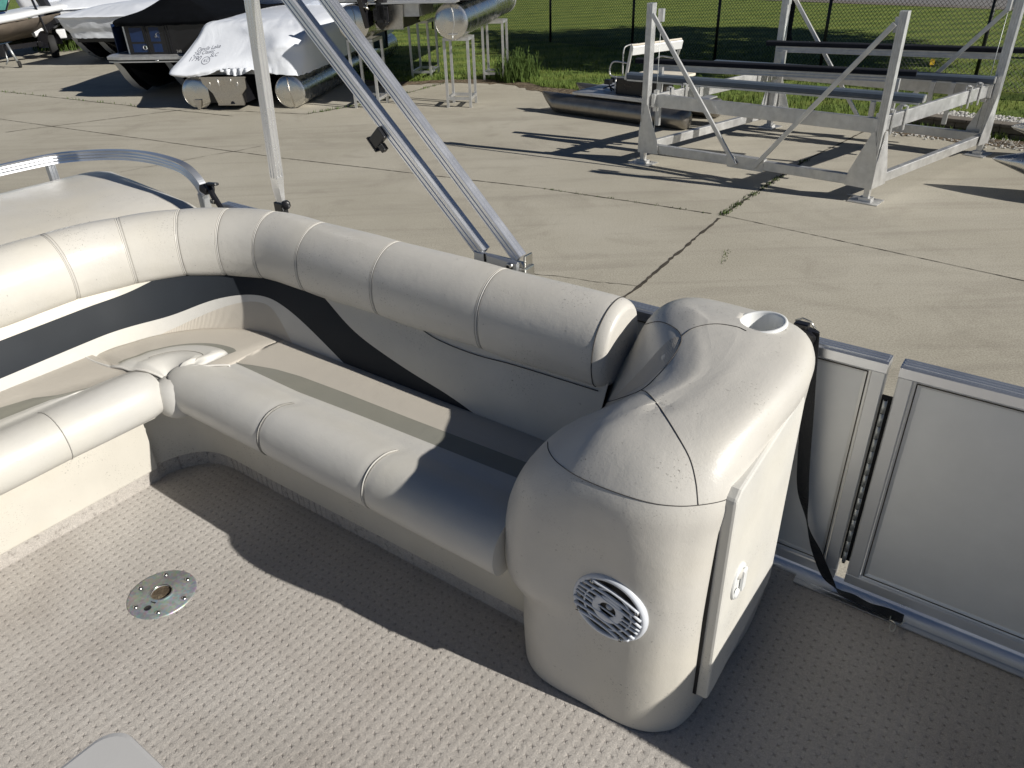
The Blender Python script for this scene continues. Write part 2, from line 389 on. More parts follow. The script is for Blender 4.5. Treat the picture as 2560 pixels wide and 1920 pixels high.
# ground, lawn, road
b=MB(); b.add([(-60,-40,0),(60,-40,0),(60,60,0),(-60,60,0)],[(0,1,2,3)]); single('ground',b,'concrete',None,None,kind='structure')
edge=[(-60,34),(-45,32.5),(-32,31),(-22,30),(-15.2,28.4),(-12.9,27.9),(-10,26.6),(-6.5,22.6),(-4.2,19.6),(-2.6,18.2),(-1.2,18.15),(.2,17.8),(1.0,16.75),(2.0,16.1),(3.4,15.3),(4.6,14.3),(5.5,13.1),(6.2,12.2),(7.0,11.45),(8.2,10.5),(9.6,9.4),(12,7.5),(16,4.4),(22,-.3),(30,-6.5),(40,-14.3),(50,-22),(60,-30)]
def wob(p,i): return (p[0]+random.uniform(-.05,.05),p[1]+random.uniform(-.05,.05))
ed=[wob(p,0) for p in [tuple(q) for q in cr(edge,10)]]
def lawn_h(p): return .02
b=MB(); n=len(ed); vs=[(p[0],p[1],.03) for p in ed]+[(p[0],95,.03) for p in ed]
b.add(vs,[(i,i+1,n+i+1,n+i) for i in range(n-1)]); single('lawn',b,'lawn',None,None,kind='structure')
b=MB(); off=[(p[0]-.13-random.uniform(0,.16),p[1]-.16-random.uniform(0,.2)) for p in ed]
vs=[(p[0],p[1],.035) for p in ed]+[(p[0],p[1],.006) for p in off]; b.add(vs,[(i,i+1,n+i+1,n+i) for i in range(n-1)]); single('soil',b,'soil',None,None,kind='structure')
b=MB(); b.add([(7.2,41.5,.045),(26,20.2,.045),(34,27,.045),(15,49,.045)],[(0,1,2,3)]); single('road',b,'asphalt',None,None,kind='structure')
b=MB(); b.add([(6.6,40.9,.04),(25.4,19.6,.04),(26.1,20.3,.042),(7.3,41.6,.042)],[(0,1,2,3)]); single('road_shoulder',b,'block',None,None,kind='structure')
# joints in the concrete
def joint(b,pts,w,jit):
    P=cr(pts,1); Q=[]
    for i in range(len(P)-1):
        a=np.array(P[i]);c=np.array(P[i+1]); L=np.linalg.norm(c-a); k=max(2,int(L/.06))
        for j in range(k): Q.append(a+(c-a)*j/k)
    d=None; vs=[]; off=0
    for i in range(len(Q)-1):
        d=Q[i+1]-Q[i]; d=d/max(1e-6,np.linalg.norm(d)); nn=np.array((-d[1],d[0])); off=off*.9+random.uniform(-jit,jit)
        ww=w*random.uniform(.35,1.5)/2; p=Q[i]+nn*off; vs+= [(*(p-nn*ww),.004),(*(p+nn*ww),.004)]
    b.add(vs,[(2*i,2*i+1,2*i+3,2*i+2) for i in range(len(vs)//2-1)])
b=MB(); k=2.85
J=[(-3.438*k,5.455*k),(-1.193*k,4.115*k),(.157*k,3.402*k),(.863*k,2.943*k)]
joint(b,[(-30,27.2)]+J,.016,.003); joint(b,[J[-1],(12,-.7)],.010,.002)
joint(b,[(-1.2,3.4),(.409*k,2.252*k),J[-1]],.03,.004); joint(b,[J[-1],(4.2,10.6),(6.1,12.6)],.03,.006)
joint(b,[(-22,24.6),(-12.5,19.4),(-7.5,16.4),(-5,15.0)],.022,.008); joint(b,[(-9,14.3),(-6.3,15.9),(-3.7,15.0),(-2.6,15.9),(-1.2,18.2)],.022,.012)
joint(b,[(-5.6,11.2),(-4.6,12.0),(-3.8,12.6)],.010,.012)
joint(b,[(-2.9,8.7),(-2.0,8.2),(-1.0,7.6),(0.1,6.9),(.9,6.6),(1.3,6.45)],.007,.012)
single('concrete_joints',b,'crack',None,None,kind='structure')
# weeds in the joints
def blades(b,x,y,z,n,h,sp,w=.006,mi=0,lean=.4):
    for _ in range(n):
        a=random.uniform(0,6.28); r=random.random()**.5*sp; px_,py_=x+math.cos(a)*r,y+math.sin(a)*r
        hh=h*random.uniform(.5,1.2); la=random.uniform(0,6.28); l=hh*random.uniform(.05,lean); ca,sa=math.cos(la+1.57)*w,math.sin(la+1.57)*w
        dx,dy=math.cos(la)*l,math.sin(la)*l
        b.add([(px_-ca,py_-sa,z),(px_+ca,py_+sa,z),(px_+dx*.4+ca*.6,py_+dy*.4+sa*.6,z+hh*.6),(px_+dx*.4-ca*.6,py_+dy*.4-sa*.6,z+hh*.6),(px_+dx,py_+dy,z+hh)],[(0,1,2,3),(3,2,4)],mi)
b=MB()
for i in range(70):
    t=random.random()**1.6; x=J[-1][0]+(6.1-J[-1][0])*t*random.uniform(.95,1.05); y=J[-1][1]+(12.6-J[-1][1])*t
    t=random.random()**1.3; p=np.array(J[-1])*(1-t)+np.array((4.2,10.6))*t; blades(b,p[0],p[1],0,random.randint(2,8),.035,.05,.005,0,.9)
for i in range(26):
    t=random.random(); p=np.array(J[-1])*(1-t)+np.array(J[-2])*t; blades(b,p[0],p[1],0,3,.02,.03,.004,0,1)
for i in range(46):
    t=random.random(); p=np.array((-3.7,15.0))*(1-t)+np.array((-2.6,15.9))*t; blades(b,p[0],p[1],0,3,.05,.06,.006,0,1)
    p=np.array((-2.6,15.9))*(1-t)+np.array((-1.2,18.0))*t; blades(b,p[0],p[1],0,3,.05,.06,.006,0,1)
    p=np.array((-12.5,19.4))*(1-t)+np.array((-7.5,16.4))*t; blades(b,p[0],p[1],0,2,.05,.06,.006,0,1)
for i in range(12): blades(b,2.1+i*.012,6.95+i*.03,0,3,.02,.03,.004,0,1)
single('crack_weeds',b,'weed_green','low green weeds and moss growing in the joints of the concrete lot','weeds',kind='stuff')
# grass blades on the nearest part of the lawn
b=MB(); E=[np.array(p) for p in ed if -14<p[0]<14]
for _ in range(26000):
    i=random.randrange(len(E)-1); p=E[i]+(E[i+1]-E[i])*random.random(); d=random.random()**1.7*7.5
    x,y=p[0]+d*.35*random.uniform(.6,1.4),p[1]+d
    blades(b,x,y,.03,1,.075 if d>.4 else .11,.02,.007,0,.7)
single('grass',b,'blade','green grass blades along the near edge of the lawn','grass',kind='stuff')
# ================================================================ OUR BOAT: deck
def arc(c,r,a0,a1,n): return [(c[0]+r*math.cos(a0+(a1-a0)*i/n),c[1]+r*math.sin(a0+(a1-a0)*i/n)) for i in range(n+1)]
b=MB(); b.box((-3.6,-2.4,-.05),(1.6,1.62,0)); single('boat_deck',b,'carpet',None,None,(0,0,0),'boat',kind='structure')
b=MB(); b.box((-3.62,1.62,-.16),(1.62,1.675,.004),bev=.004); b.box((-3.6,-2.4,-.14),(1.6,1.618,-.052)); b.box((-3.62,-2.46,-.16),(1.62,-2.402,.0),bev=.004)
single('deck_edge',b,'rail_aluminium',None,None,(0,0,0),'boat',kind='structure')
def pontoon(b,x0,x1,y,z,r,n=24,mi=0,nose=True,ax='x'):
    # tube along local axis; nose at x1 end
    L=x1-x0; pr=[(r*.0,0),(r*.96,.01),(r,.03)]
    pr=[(x0,0.001),(x0+.01,r*.97),(x0+.03,r)]
    rows=[]
    st=[(x0,.001,0),(x0+.004,r*.97,0),(x0+.02,r,0)]
    if nose: st+=[(x1-1.0*abs(1),r,0),(x1-.75,r*.93,.06*r),(x1-.45,r*.70,.28*r),(x1-.15,r*.32,.66*r),(x1,.04,.9*r)]
    else: st+=[(x1-.02,r,0),(x1-.004,r*.97,0),(x1,.001,0)]
    for (x,rr,dz) in st:
        ring=[]
        for j in range(n):
            a=2*math.pi*j/n; yy=y+rr*math.cos(a); zz=z+dz+rr*math.sin(a); ring.append((x,yy,zz) if ax=='x' else (yy,x,zz))
        rows.append(ring)
    b.grid(rows,cu=True,mi=mi)
for nm,yy in (('a',1.25),('b',-1.9)):
    b=MB(); pontoon(b,-3.4,1.6,yy,-.46,.31,nose=False); b.box((-3.3,yy-.05,-.2),(1.5,yy+.05,-.142)); single('boat_pontoon',b,'tube_aluminium',None,None,(0,0,0),'boat',kind='structure')
for xx in (-2.6,.4):
    b=MB()
    for yy in (1.25,-1.9): b.box((xx-.12,yy-.3,-1.348),(xx+.12,yy+.3,-.78))
    single('support_block',b,'block',None,None,(0,0,0),'boat',kind='structure')
# ================================================================ CORNER BENCH
BX0=-.755; YB=1.362; CC=(-1.95,.922); CRR=.44; XL=-2.39
L1=BX0-CC[0]; L2=CRR*math.pi/2
def path(s,d=0):
    if s<=L1: return (BX0-s,YB+d)
    if s<=L1+L2:
        a=math.pi/2+(s-L1)/CRR; return (CC[0]+(CRR+d)*math.cos(a),CC[1]+(CRR+d)*math.sin(a))
    return (XL-d,CC[1]-(s-L1-L2))
SEND=L1+L2+1.75
def p3(s,d,z): x,y=path(s,d); return (x,y,z)
T=Thing('corner_bench','ivory vinyl L-shaped corner bench with navy striped backrest and tufted bolster','bench',(-1.5,1.1,0),'boat')
# bolster -------------------------------------------------
prof=cr([(-.006,.562),(-.021,.60),(-.022,.64),(-.010,.686),(.018,.722),(.058,.745),(.105,.748),(.140,.722),(.155,.66),(.145,.60),(.10,.556),(.04,.545)],5,True)
pc=np.array([.065,.65])
SE=[.375,.755,1.075,1.275,1.415,1.545,1.70,1.88,2.14,2.45,2.85,3.2]
ss=set()
s_=0
while s_<SEND: ss.add(round(s_,4)); s_+=.02
for q in SE:
    for e in (-.012,-.008,-.005,-.0025,0,.0025,.005,.008,.012): ss.add(round(q+e,4))
for e in (0,.003,.008,.016,.026,.04): ss.add(e)
ss=sorted(ss)
def bolster_pt(s,q,extra=0):
    near=min(abs(s-k) for k in SE); g=.0022*math.exp(-(near/.0035)**2)
    idx=sorted(SE+[-.1,SEND+.1]); lo=max(k for k in idx if k<=s+1e-9); hi=min(k for k in idx if k>s-1e-9) if s<SEND else SEND+.1
    w=max(hi-lo,1e-3); puff=.0025*math.sin(math.pi*min(1,max(0,(s-lo)/w)))**.6
    end=1.0 if s>.04 else .80+.20*math.sqrt(max(0,1-(1-s/.04)**2))
    c=pc+(np.array(q)-pc)*end; dv=c-pc; L=np.linalg.norm(dv); c=c+dv/L*(puff-g+extra)
    c[1]+=.0022*math.sin(s*17)*(1 if q[1]<.6 else .3)
    return p3(s,c[0],c[1])
rows=[[bolster_pt(s,q) for q in prof] for s in ss]
b=MB(); b.grid(rows,cu=True); n=len(prof)
b.f.append(tuple(range(n))[::-1]);b.m.append(0);b.sm.append(False)
bol=T.part('bolster',b,'ivory_vinyl')
for q in SE[:10]:
    b=MB()
    for e in (-.0058,.0058): b.tube([bolster_pt(q+e,prof[j],.0001) for j in list(range(0,36))],.00062,5,1)
    b.tube([bolster_pt(q,prof[j],.0018) for j in list(range(0,36))],.0014,6,0)
    T.part('seam',b,['piping','seam_thread'],bol)
b=MB(); b.tube([bolster_pt(.030,prof[j],.0006) for j in range(60)],.0013,5,0,closed=True); T.part('seam',b,'stitch_dark',bol)
# backrest panel ------------------------------------------
def bk(s,v):   # v 0 at the seat, 1 under the bolster
    bul=.012*math.sin(math.pi*min(1,max(0,v))); return p3(s,-.062+.07*v-bul,.375+.20*v)
R0=L1+L2  # start of the left arm
up_=[(-.01,-.30),(.14,-.22),(.34,.02),(.445,.2),(.59,.30),(.72,.45),(.83,.56),(.915,.74),(.98,.9),(1.05,1.05),(1.5,1.07),(1.62,1.0),(1.70,.80),(1.80,.78),(2.1,.76),(2.6,.74),(3.6,.74)]
lo_=[(-.01,-.35),(.72,-.30),(.865,.05),(.94,.22),(1.02,.40),(1.12,.57),(1.21,.66),(1.30,.68),(1.5,.52),(1.60,.33),(1.72,.32),(1.86,.32),(2.0,.31),(2.2,.29),(3.6,.28)]
tp_=[(-.01,-.4),(1.08,-.4),(1.14,.45),(1.22,.58),(1.32,.58),(1.42,.44),(1.52,.30),(1.62,.12),(1.72,.05),(1.80,-.06),(1.9,-.3),(3.6,-.4)]
sv=sorted(set([round(i*.02,3) for i in range(int(SEND/.02))]))
def smt(tab):
    xs=np.arange(-.2,3.8,.01); ys=np.interp(xs,[a for a,_ in tab],[b_ for _,b_ in tab])
    for w_ in (13,13,9): ys=np.convolve(np.pad(ys,w_//2,mode='edge'),np.ones(w_)/w_,'valid')
    return list(zip(xs,ys))
up_=smt(up_);lo_=smt(lo_);tp_=smt(tp_)
rows=[];mm=[]
for s in sv:
    u=lin(s,up_);l=min(lin(s,lo_),u-.01);t=min(lin(s,tp_),l-.01)
    v0=-.12; ks=[v0,max(v0+.01,t),0,max(v0+.02,l),0,max(v0+.03,min(u,1.12)),0,1.15]
    lv=[v0, max(v0+.005,t), max(v0+.01,l), max(v0+.015,min(u,1.13)), 1.15]
    r=[]
    for i in range(4):
        for j in range(6): r.append(bk(s,lv[i]+(lv[i+1]-lv[i])*j/6))
    r.append(bk(s,1.15)); rows.append(r)
b=MB(); b.grid(rows,mi=lambda i,j:[0,1,2,3][min(3,j//6)])
back=T.part('backrest',b,['mesh_fabric','clean_vinyl','navy_vinyl','ivory_panel'])
b=MB(); b.tube([bk(s,v) for s,v in ((.36,1.05),(.52,.93),(.70,.84),(.72,.83))][::-1]+[bk(.25,.78),bk(.1,.78),bk(.0,.8)],.0012,5)
b.v=[]; b.f=[];b.m=[];b.sm=[]
b.tube([tuple(np.array(q)-np.array((0,.002,0))) for q in cr([bk(.74,1.05),bk(.62,.95),bk(.53,.86),bk(.40,.83),bk(.26,.86),bk(.02,.88)],8)],.0013,5)
T.part('seam',b,'stitch_dark',back)
# shell behind the upholstery
b=MB(); rows=[[p3(s,.0,.58),p3(s,.09,.58),p3(s,.09,0.01),p3(s,.03,.01)] for s in sv]; b.grid(rows); T.part('back_shell',b,'ivory_panel')
# right seat ----------------------------------------------
def seat(X0,X1,cur_lo,cur_up,swap,flatend,rollend):
    # profile across the seat, X along; returns grid rows. swap=True for the left arm
    xs=[X0+(X1-X0)*i/70 for i in range(71)]; rows=[]
    for x in xs:
        lo=cur_lo(x); u=max(cur_up(x),lo+.002)
        pr=cr([(.985,.278),(.950,.282),(.931,.305),(.928,.340),(.942,.377),(.975,.402),(1.02,.406),(1.062,.393),(1.088,.386)],4)
        k=len(pr); pr+=[(1.088+(lo-1.088)*i/4,.386+.003*math.sin(i/4*3.1)) for i in range(1,5)]
        pr+=[(lo+(u-lo)*i/4,.387+.002*math.sin(i/4*3.1)) for i in range(1,5)]
        pr+=[(u+(1.318-u)*i/5,.387+.008*math.sin(i/5*3.1)) for i in range(1,6)]
        pr+=[(1.335,.375),(1.337,.33)]
        # rolled end
        e=abs(x-rollend); 
        row=[]
        for i,(y,z) in enumerate(pr):
            xx=x
            row.append([xx,y,z])
        rows.append(row)
    return rows,xs,k
def build_seat(name,X0,X1,flat_to,clo,cup,seams,tf):
    rows,xs,k=seat(X0,X1,clo,cup,False,flat_to,X1)
    n=len(rows[0]); out=[]
    for x,row in zip(xs,rows):
        r=[]
        for i,(xx,y,z) in enumerate(row):
            e=X1-x if X1>X0 else x-X1; e=abs(X1-x); f=1
            if i<k:   # roll: puffs and seams, rounds off at its free end
                near=min([abs(x-q) for q in seams]+[9]); g=.0022*math.exp(-(near/.005)**2); pf=.0018*math.sin(min(near,.2)/.2*1.57)
                c=(1.01,.345); dy,dz=y-c[0],z-c[1]; L=math.hypot(dy,dz)
                m=1+(pf-g)/L
                if e<.07: m*=.72+.28*math.sqrt(max(0,1-(1-e/.07)**2))
                y,z=c[0]+dy*m,c[1]+dz*m
            elif abs(x-X1)<abs(flat_to-X1):   # flat part stops at the corner cushion
                t=(i-k)/(n-k); xx=flat_to+(x-flat_to)*max(0,.55-t)*.9
                z-= .0
            r.append(tf(xx,y,z))
        out.append(r)
    b=MB(); b.grid(out,mi=lambda i,j:0 if j<k+3 else (1 if j<k+7 else 2)); 
    o=T.part(name,b,['clean_vinyl','taupe_vinyl','mesh_fabric'])
    b=MB(); ring=out[0]; c=np.mean(np.array(ring),axis=0); b.add([tuple(c)]+[tuple(p) for p in ring]+[(ring[0][0],ring[-1][1],ring[0][2])],[(0,i+1,i+2) for i in range(len(ring))]+[(0,len(ring)+1,1)],0,False); T.part('end_panel',b,'clean_vinyl',o)
    # end cap of the roll
    b=MB(); ring=out[-1][:k+1]; c=np.mean(np.array(ring),axis=0); b.add([tuple(c)]+[tuple(p) for p in ring],[(0,i+1,i+2) for i in range(k)],0,True); T.part('roll_end',b,'clean_vinyl',o)
    for q in seams:
        for e,mt,rr,li in ((-.0056,'seam_thread',.0006,.0),(.0056,'seam_thread',.0006,.0),(0,'piping',.0015,.0012)):
            pts=[]
            for i in range(3,k-4):
                y,z=rows[0][i][1],rows[0][i][2]; c=(1.01,.345); dy,dz=y-c[0],z-c[1]; L=math.hypot(dy,dz); m=1+(-.002+li+.001)/L
                pts.append(tf(q+e,c[0]+dy*m,c[1]+dz*m))
            if e==-.0062: b=MB()
            b.tube(pts,rr,5,1 if e else 0)
        T.part('seam',b,['piping','seam_thread'],o)
    return o
clo=lambda x: lin(x,[(-2.05,1.121),(-1.89,1.121),(-1.62,1.115),(-1.36,1.128),(-.76,1.148)])
cup=lambda x: lin(x,[(-2.05,1.123),(-1.905,1.125),(-1.86,1.142),(-1.78,1.165),(-1.68,1.178),(-1.5,1.186),(-1.248,1.192),(-.76,1.210)])
sr=build_seat('seat_cushion',-.775,-2.045,-1.915,clo,cup,[-1.575,-1.175],lambda x,y,z:(x,y,z))
# left seat: mirror of the profile, front faces +X. map: along=X -> Y ; across Y -> X
clo2=lambda x: lin(x,[(-2.05,1.02),(-1.80,1.118),(-1.6,1.135),(-1.4,1.155),(-.2,1.17)])
cup2=lambda x: lin(x,[(-2.05,1.022),(-1.83,1.122),(-1.78,1.17),(-1.65,1.21),(-1.5,1.235),(-.2,1.245)])
tfl=lambda x,y,z:(-1.058-y, -x-1.12, z+.006)       # x=-2.045 -> Y=.925 ; front y=.928 -> X=-1.986
sl_=build_seat('seat_cushion',-.35,-2.045,-2.010,lambda x:clo2(x)-.0,cup2,[-1.745,-1.30,-.85],tfl)
# corner cushion ------------------------------------------
nose=np.array((-2.022,.962)); rows=[]; outer=[]
for i in range(41):
    t=i/40
    if t<.16: a=t/.16; outer.append((-1.912,1.16+.155*a))
    elif t<.86:
        a=(t-.16)/.70; s=L1-.02+a*(L2-.02+.03); x,y=path(s,-.046); outer.append((x,y))
    else: a=(t-.86)/.14; outer.append((-2.350-.022*a,.915-.035*a))
outer[0]=(-1.913,1.10); 
rf=[0,.08,.16,.24,.285,.30,.315,.38,.44,.48,.50,.53,.57,.62,.72,.82,.9,.97,1.0]
for i,o_ in enumerate(outer):
    t=i/40; o_=np.array(o_); r=[]
    for q in rf:
        p=nose+(o_-nose)*q; h=.390+.010*math.sin(math.pi*q)-.006*(q>.99)
        if q<.5: h+=.026*math.sin(math.pi*q/.5)**.6*min(1,(1-abs(2*t-1))*5+.3)
        h-=.030*math.exp(-(q/.08)**2)
        if abs(q-.3)<.02: h-=.006
        h-=.012*math.exp(-((q-.75)/.2)**2)*math.exp(-((t-.93)/.04)**2)
        fold=.0022*q*math.sin(t*40+q*6)*math.exp(-((t-.82)/.14)**2)*(1-abs(q-.5))
        if q==.50: h-=.003
        if q>=1: h-=.02
        r.append((p[0],p[1],h+fold)); 
    if t>.86:
        kk=(t-.86)/.14; r=[(a_[0],a_[1]-.042*kk*math.sin(math.pi*rf[j_])**.8,a_[2]) for j_,a_ in enumerate(r)]
    rows.append(r)
b=MB(); b.grid(rows,mi=lambda i,j: 0 if j<10 else (1 if (j<12 and 4<i<37) else 2))
for rr_ in (rows[0],rows[-1]): b.grid([rr_,[(p_[0],p_[1],.34) for p_ in rr_]],mi=0)
# nose flap hanging between the two rolls
fl=[]
for q in range(17):
    a=-math.pi*.95+ (math.pi*1.45)*q/16
    fl.append([(nose[0]+.012+.062*math.cos(a)*w, nose[1]+.005+.062*math.sin(a)*w,zz) for zz,w in ((.385,.35),(.378,.75),(.360,1.0),(.335,1.1),(.305,1.1),(.28,1.0),(.266,.8),(.262,.3))])
b.grid(fl,mi=0)
cc_=T.part('corner_cushion',b,['clean_vinyl','taupe_vinyl','mesh_fabric'])
b=MB(); b.tube([ (p[0]+.001,p[1],p[2]+.001) for p in rows[0][3:]],.0035,6); T.part('piping',b,'piping',cc_)
b=MB(); b.tube([ (p[0],p[1],p[2]+.001) for p in rows[-1]],.0045,6,0); b.tube([(r[5][0],r[5][1],r[5][2]+.0012) for r in rows[2:34]],.0009,5,1); T.part('piping',b,['piping','seam_thread'],cc_)
# bases ---------------------------------------------------
b=MB(); front=[(-.76,1.062),(-1.2,1.058),(-1.7,1.050),(-1.90,1.050),(-2.00,1.046),(-2.065,1.022),(-2.108,.972),(-2.128,.92),(-2.130,.878)]
fp=cr(front,5); rows=[[(p[0],p[1],.052),(p[0]-.0,p[1]-.004,.10),(p[0],p[1]-.006,.2),(p[0],p[1]-.006,.30)] for p in fp]; b.grid(rows); T.part('base_panel',b,'ivory_panel')
b=MB(); b.box((-2.16,-.9,.052),(-2.112,.882,.292),bev=.004); T.part('base_panel',b,'ivory_panel')
b=MB(); fp2=[(p[0],p[1]+.006) for p in fp]; rows=[[(p[0],p[1],-.002),(p[0],p[1],.03),(p[0],p[1]+.001,.058)] for p in fp2]; b.grid(rows)
b.add([(-2.125,-.9,-.002),(-2.125,.884,-.002),(-2.125,.884,.058),(-2.125,-.9,.058),(-2.17,.884,-.002),(-2.17,.884,.058)],[(0,1,2,3),(1,4,5,2)])
T.part('toe_kick',b,'carpet_dirty')
b=MB(); b.box((-2.33,-.9,.26),(-2.05,.90,.283)); b.prism([(-.77,1.03),(-1.9,1.02),(-2.02,1.0),(-2.10,.93),(-2.16,.90),(-2.30,.93),(-2.2,1.2),(-1.9,1.30),(-.77,1.33)],.262,.285); T.part('seat_board',b,'ivory_panel')
# ================================================================ ARMREST CONSOLE
LV=[
 [(-.55,.957,.004),(-.45,.962,.004),(-.385,.992,.004),(-.350,1.06,.004),(-.340,1.25,.004),(-.340,1.42,.004),(-.38,1.58,.004),(-.55,1.60,.004),(-.72,1.59,.004),(-.80,1.48,.004),(-.80,1.3,.004),(-.79,1.13,.004),(-.762,1.02,.004),(-.685,.960,.004)],
 [(-.55,.955,.10),(-.45,.960,.10),(-.385,.990,.10),(-.348,1.06,.10),(-.338,1.25,.10),(-.338,1.42,.10),(-.38,1.58,.10),(-.55,1.60,.1),(-.72,1.59,.1),(-.80,1.48,.1),(-.80,1.3,.1),(-.79,1.13,.1),(-.765,1.02,.1),(-.685,.958,.10)],
 [(-.55,.957,.24),(-.45,.960,.24),(-.385,.990,.24),(-.348,1.06,.24),(-.338,1.25,.24),(-.338,1.42,.24),(-.38,1.58,.24),(-.55,1.60,.24),(-.72,1.59,.24),(-.80,1.48,.24),(-.80,1.3,.24),(-.79,1.13,.24),(-.768,1.02,.22),(-.685,.958,.22)],
 [(-.545,.960,.33),(-.45,.962,.33),(-.385,.990,.33),(-.348,1.06,.33),(-.338,1.25,.33),(-.338,1.42,.33),(-.38,1.58,.33),(-.55,1.60,.33),(-.72,1.59,.33),(-.80,1.48,.33),(-.80,1.3,.33),(-.805,1.13,.33),(-.797,1.005,.30),(-.700,.930,.305)],
 [(-.55,.952,.45),(-.45,.960,.45),(-.385,.990,.45),(-.345,1.06,.45),(-.335,1.25,.45),(-.335,1.42,.45),(-.38,1.58,.45),(-.55,1.60,.45),(-.72,1.59,.45),(-.80,1.48,.45),(-.775,1.3,.45),(-.80,1.13,.43),(-.792,1.005,.42),(-.700,.930,.41)],
 [(-.55,.946,.53),(-.45,.956,.54),(-.382,.992,.54),(-.342,1.06,.54),(-.333,1.25,.54),(-.330,1.42,.54),(-.38,1.58,.54),(-.55,1.60,.54),(-.72,1.59,.54),(-.79,1.47,.54),(-.725,1.3,.54),(-.770,1.13,.53),(-.760,1.005,.52),(-.683,.938,.51)],
 [(-.55,.952,.60),(-.45,.960,.605),(-.378,.998,.61),(-.335,1.07,.61),(-.328,1.25,.62),(-.330,1.42,.63),(-.37,1.58,.63),(-.55,1.60,.63),(-.71,1.59,.63),(-.75,1.46,.62),(-.665,1.28,.61),(-.725,1.13,.595),(-.712,1.02,.585),(-.655,.960,.58)],
 [(-.548,.985,.652),(-.455,.990,.66),(-.39,1.03,.668),(-.348,1.09,.675),(-.323,1.25,.69),(-.318,1.42,.705),(-.375,1.56,.71),(-.55,1.595,.71),(-.69,1.58,.71),(-.715,1.46,.70),(-.600,1.27,.684),(-.645,1.13,.658),(-.662,1.045,.632),(-.620,.992,.636)],
 [(-.545,1.03,.688),(-.475,1.035,.695),(-.42,1.07,.705),(-.38,1.12,.715),(-.346,1.25,.735),(-.343,1.42,.752),(-.40,1.53,.756),(-.55,1.565,.752),(-.65,1.55,.75),(-.672,1.46,.742),(-.560,1.26,.720),(-.595,1.13,.694),(-.610,1.07,.676),(-.590,1.04,.680)],
 [(-.535,1.09,.706),(-.505,1.09,.710),(-.475,1.11,.717),(-.45,1.15,.726),(-.425,1.26,.748),(-.42,1.40,.766),(-.45,1.46,.768),(-.52,1.48,.768),(-.58,1.47,.766),(-.60,1.44,.764),(-.507,1.26,.742),(-.545,1.14,.714),(-.555,1.115,.708),(-.548,1.10,.706)],
 [(-.52,1.13,.713),(-.515,1.13,.714),(-.505,1.14,.716),(-.49,1.17,.726),(-.465,1.27,.748),(-.47,1.38,.766),(-.49,1.43,.770),(-.52,1.44,.770),(-.545,1.43,.769),(-.545,1.41,.767),(-.475,1.27,.747),(-.515,1.16,.722),(-.522,1.145,.716),(-.523,1.135,.714)]]
cols=[cr([LV[i][k] for i in range(11)],5) for k in range(14)]
rows=[cr([cols[k][i] for k in range(14)],6,True) for i in range(len(cols[0]))]
b=MB(); b.grid([[tuple(p) for p in r] for r in rows],cu=True)
r=rows[-1]; n=len(r); b.add([tuple(p) for p in r],[(i,(i+1)%n,(n-i-2)%n,(n-i-1)%n) for i in range(0,n//2-1)],0,True)
C_=Thing('armrest_console','ivory vinyl armrest console with cup holder, white speaker and hinged side door','console',(-.56,1.25,0),'boat')
body=C_.part('body',b,'ivory_vinyl')
bvh=BVHTree.FromPolygons([Vector(p) for p in b.v],b.f)
# recess for the cup holder
CUP=Vector((-.452,1.482,.757)); cn=Vector((-.10,-.06,1)).normalized()
h=bvh.ray_cast(Vector((CUP.x,CUP.y,1.2)),Vector((0,0,-1)))
if h[0] is not None: CUP=h[0]
cb=MB(); cb.cyl(CUP-cn*.09-Vector(C_.base),CUP+cn*.05-Vector(C_.base),.0455,40,0,smooth=False)
cut=bpy.data.objects.new('cutter',cb.mesh('cutter','dark_void')); COL.objects.link(cut)
cut.matrix_world=C_.o.matrix_world
md=body.modifiers.new('cut','BOOLEAN'); md.object=cut; md.operation='DIFFERENCE'; md.solver='FAST'
bpy.context.view_layer.update()
dg=bpy.context.evaluated_depsgraph_get(); nm=bpy.data.meshes.new_from_object(body.evaluated_get(dg)); body.modifiers.clear(); body.data=nm
bpy.data.objects.remove(cut)
b=MB(); b.lathe([(.0445,-.075),(.041,-.078),(.0005,-.078),(.0005,-.076),(.040,-.076),(.0425,-.06),(.0435,.0),(.0445,.0025),(.048,.004),(.0515,.003),(.053,.0),(.0528,-.004),(.0445,-.004),(.0445,-.075)],CUP,cn,56)
C_.part('cup_holder',b,'white_plastic')
sm=[[(1183,955),(1186,975),(1205,1000),(1250,1030),(1320,1060),(1400,1085),(1460,1093),(1510,1091),(1560,1082),(1588,1068)],
    [(1385,843),(1400,850),(1425,880),(1460,935),(1490,990),(1503,1040),(1508,1090)],
    [(1205,914),(1250,890),(1300,872),(1335,862),(1385,843),(1420,812),(1455,770),(1472,735),(1462,712),(1425,695),(1385,703)],
    [(1472,727),(1500,708),(1545,700),(1590,706),(1612,715)]]
for q in sm:
    P=trace(bvh,q,8)
    if len(P)>3:
        b=MB(); b.tube(P,.0009,5); C_.part('seam',b,'stitch_dark')
# perforated insert on the inner face
mi_=trace(bvh,[(1325,862),(1385,800),(1440,740),(1468,730),(1462,760),(1430,798),(1390,832),(1345,856)],4,.0012)
if len(mi_)>6:
    c=sum((Vector(p) for p in mi_),Vector())/len(mi_); b=MB(); 
    rws=[]
    for f_ in (1.0,.75,.5,.25,.02):
        rr=[]
        for p in mi_:
            q=c+(p-c)*f_; dd=(q-EYE).normalized(); hh=bvh.ray_cast(EYE,dd); rr.append(tuple((hh[0] if hh[0] is not None else q)-dd*.0012))
        rws.append(rr)
    b.grid(rws,cu=True); C_.part('insert',b,'mesh_fabric')
